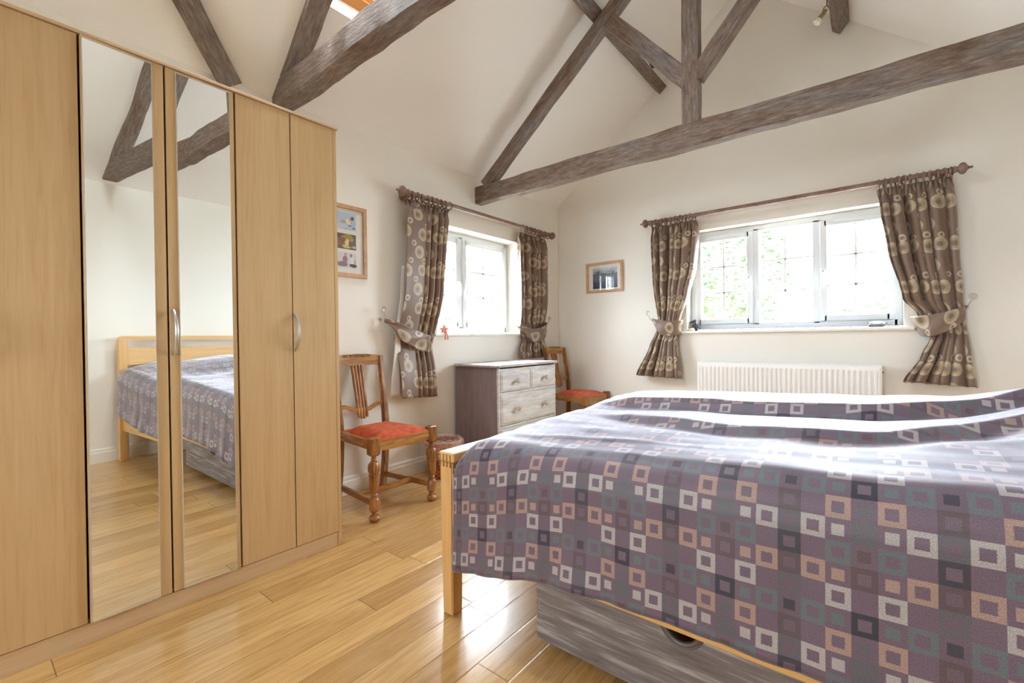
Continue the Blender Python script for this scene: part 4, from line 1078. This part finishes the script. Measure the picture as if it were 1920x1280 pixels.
g_ = NB(); lathe(g_, [(0, 0), (.042, 0), (.056, .012), (.058, .026), (.050, .038), (.034, .046), (.012, .050), (0, .050)], (2.775, 4.437, WZ0 + .0008), n=28)
tag(obj('glass_paperweight', g_, CLEAR, None, True), 'low clear glass dish on the right of the wide sill', 'paperweight')
s_o = thing('sill_figure', 'small coral orange fabric figure sitting on the left window sill, legs hanging down', 'ornament', (.012, 2.640, LZ0))
cor = mat('coral_fabric', (.78, .26, .14), .7)
b = NB(); c = Vector((0, 0, .022)); pts = []
for i in range(10):
    a = pi / 2 + i * pi / 5; r = .040 if i % 2 == 0 else .018; pts.append((0, r * cos(a) * 1.2, .030 + r * sin(a)))
prism(b, [(-.006, p[1], p[2]) for p in pts], (.014, 0, 0)); obj('body', b, cor, s_o)
for sgn in (-1, 1):
    b = NB(); tube(b, [(.004, sgn * .008, .006), (.022, sgn * .010, .004), (.030, sgn * .012, -.020), (.030, sgn * .014, -.052)], [.005, .005, .0045, .006], 8); obj('leg', b, cor, s_o, True)

# ------------------------------------------------------------------ spotlight fitting on the right slope
sp = thing('ceiling_spotlight', 'brass ceiling spotlight bar hanging from the right ceiling slope', 'ceiling light', (0, 0, 0))
cx_, cz_ = 2.56, EZ + SL * (2 * RX - 2.56)
b = NB(); nR = Vector((SL, 0, 1)).normalized()
lathe(b, [(.0, 0), (.05, 0), (.045, .018), (.015, .025), (.008, .03), (.006, .06)], Vector((cx_, 3.72, cz_)) , -nR, 20); obj('ceiling_rose', b, BRASS, sp, True)
b = NB(); J = Vector((cx_, 3.72, cz_)) - nR * .06; tube(b, [J + Vector((0, -.26, 0)), J, J + Vector((0, .20, 0))], .007, 8)
obj('bar', b, BRASS, sp, True)
def spot_head(at, d):
    b = NB(); at = Vector(at); d = Vector(d).normalized(); k = at + Vector((0, 0, -.115))
    tube(b, [at, k], .005, 8); tube(b, [k, k + Vector((-.018, 0, -.012)), k + Vector((-.026, 0, -.042))], .0045, 8); tube(b, [k, k + Vector((.012, 0, -.030))], .0045, 8)
    h = k + Vector((-.004, 0, -.03)); lathe(b, [(0, 0), (.010, .002), (.014, .02), (.016, .055), (.020, .075)], h, d, 16)
    s = obj('spot_head', b, BRASS, sp, True)
    l = lathe(NB(), [(.019, .072), (.025, .095), (.023, .100), (.0, .096)], h, d, 16); obj('bulb', l, mat('frosted_bulb', (.8, .78, .72), .2), s, True)
spot_head(J + Vector((0, .17, 0)), (-.55, -.25, -.8)); spot_head(J + Vector((0, -.20, 0)), (.3, -.4, -.8))

# ------------------------------------------------------------------ outside
b = NB(); box(b, (-30, -30, -.6), (34, 40, -.55)); o = struct('ground', b, mat('gravel_yard', (.34, .33, .30), .9)); o['kind'] = 'structure'
LEAF = mat('fresh_leaf', (.16, .36, .05), .5)
_v = coords(LEAF, 'Object'); _r = ramp(LEAF, [(.35, (.012, .045, .006)), (.6, (.04, .085, .015))]); L(LEAF, noise_(LEAF, _v, 3, 2), _r.inputs[0]); L(LEAF, _r.outputs[0], BS(LEAF).inputs['Base Color'])
BARK = mat('tree_bark', (.12, .09, .06), .9)
def shrub(name, label, loc, rx, rz, h, nleaf, seed, cat='tree', ls=.09):
    t = thing(name, label, cat, loc, 'trees outside the windows'); rng = random.Random(seed)
    b = NB(); tube(b, [(0, 0, 0), (.05, .02, h * .5), (0, 0, h)], [.10, .07, .04], 8)
    for k in range(6):
        a = k * 1.05; tube(b, [(0, 0, h * .6), (rx * .4 * cos(a), rx * .4 * sin(a), h * .9), (rx * .7 * cos(a), rx * .7 * sin(a), h + rz * .3)], [.04, .03, .012], 6)
    obj('trunk', b, BARK, t, True)
    b = NB()
    for k in range(nleaf):
        while True:
            p = Vector((rng.uniform(-1, 1), rng.uniform(-1, 1), rng.uniform(-1, 1)))
            if p.length < 1 and p.length > .35 and noise.noise(p * 2.4 + Vector((seed, 0, 0))) > -.18: break
        p = Vector((p.x * rx, p.y * rx, h + p.z * rz)); s = rng.uniform(.6, 1.3) * ls
        q = Matrix.Rotation(rng.uniform(0, 6.28), 3, 'Z') @ Matrix.Rotation(rng.uniform(-1.2, 1.2), 3, 'X')
        vs = [b.verts.new(p + q @ Vector(c) * s) for c in ((-.5, 0, 0), (0, -.28, .06), (.5, 0, 0), (0, .28, .06))]; b.faces.new(vs)
    obj('foliage', b, LEAF, t)
    return t
shrub('garden_tree', 'leafy green tree seen through the left pane of the wide window', (.80, 8.2, -.55), 1.0, 1.45, 2.45, 4200, 3)
shrub('garden_tree', 'low green shrub seen through the lower right pane of the wide window', (2.85, 9.5, -.55), .75, .75, 1.55, 1500, 8)
shrub('garden_tree', 'green shrub seen low through the left side window', (-4.2, 6.3, -.55), .9, .95, 1.5, 2200, 12)
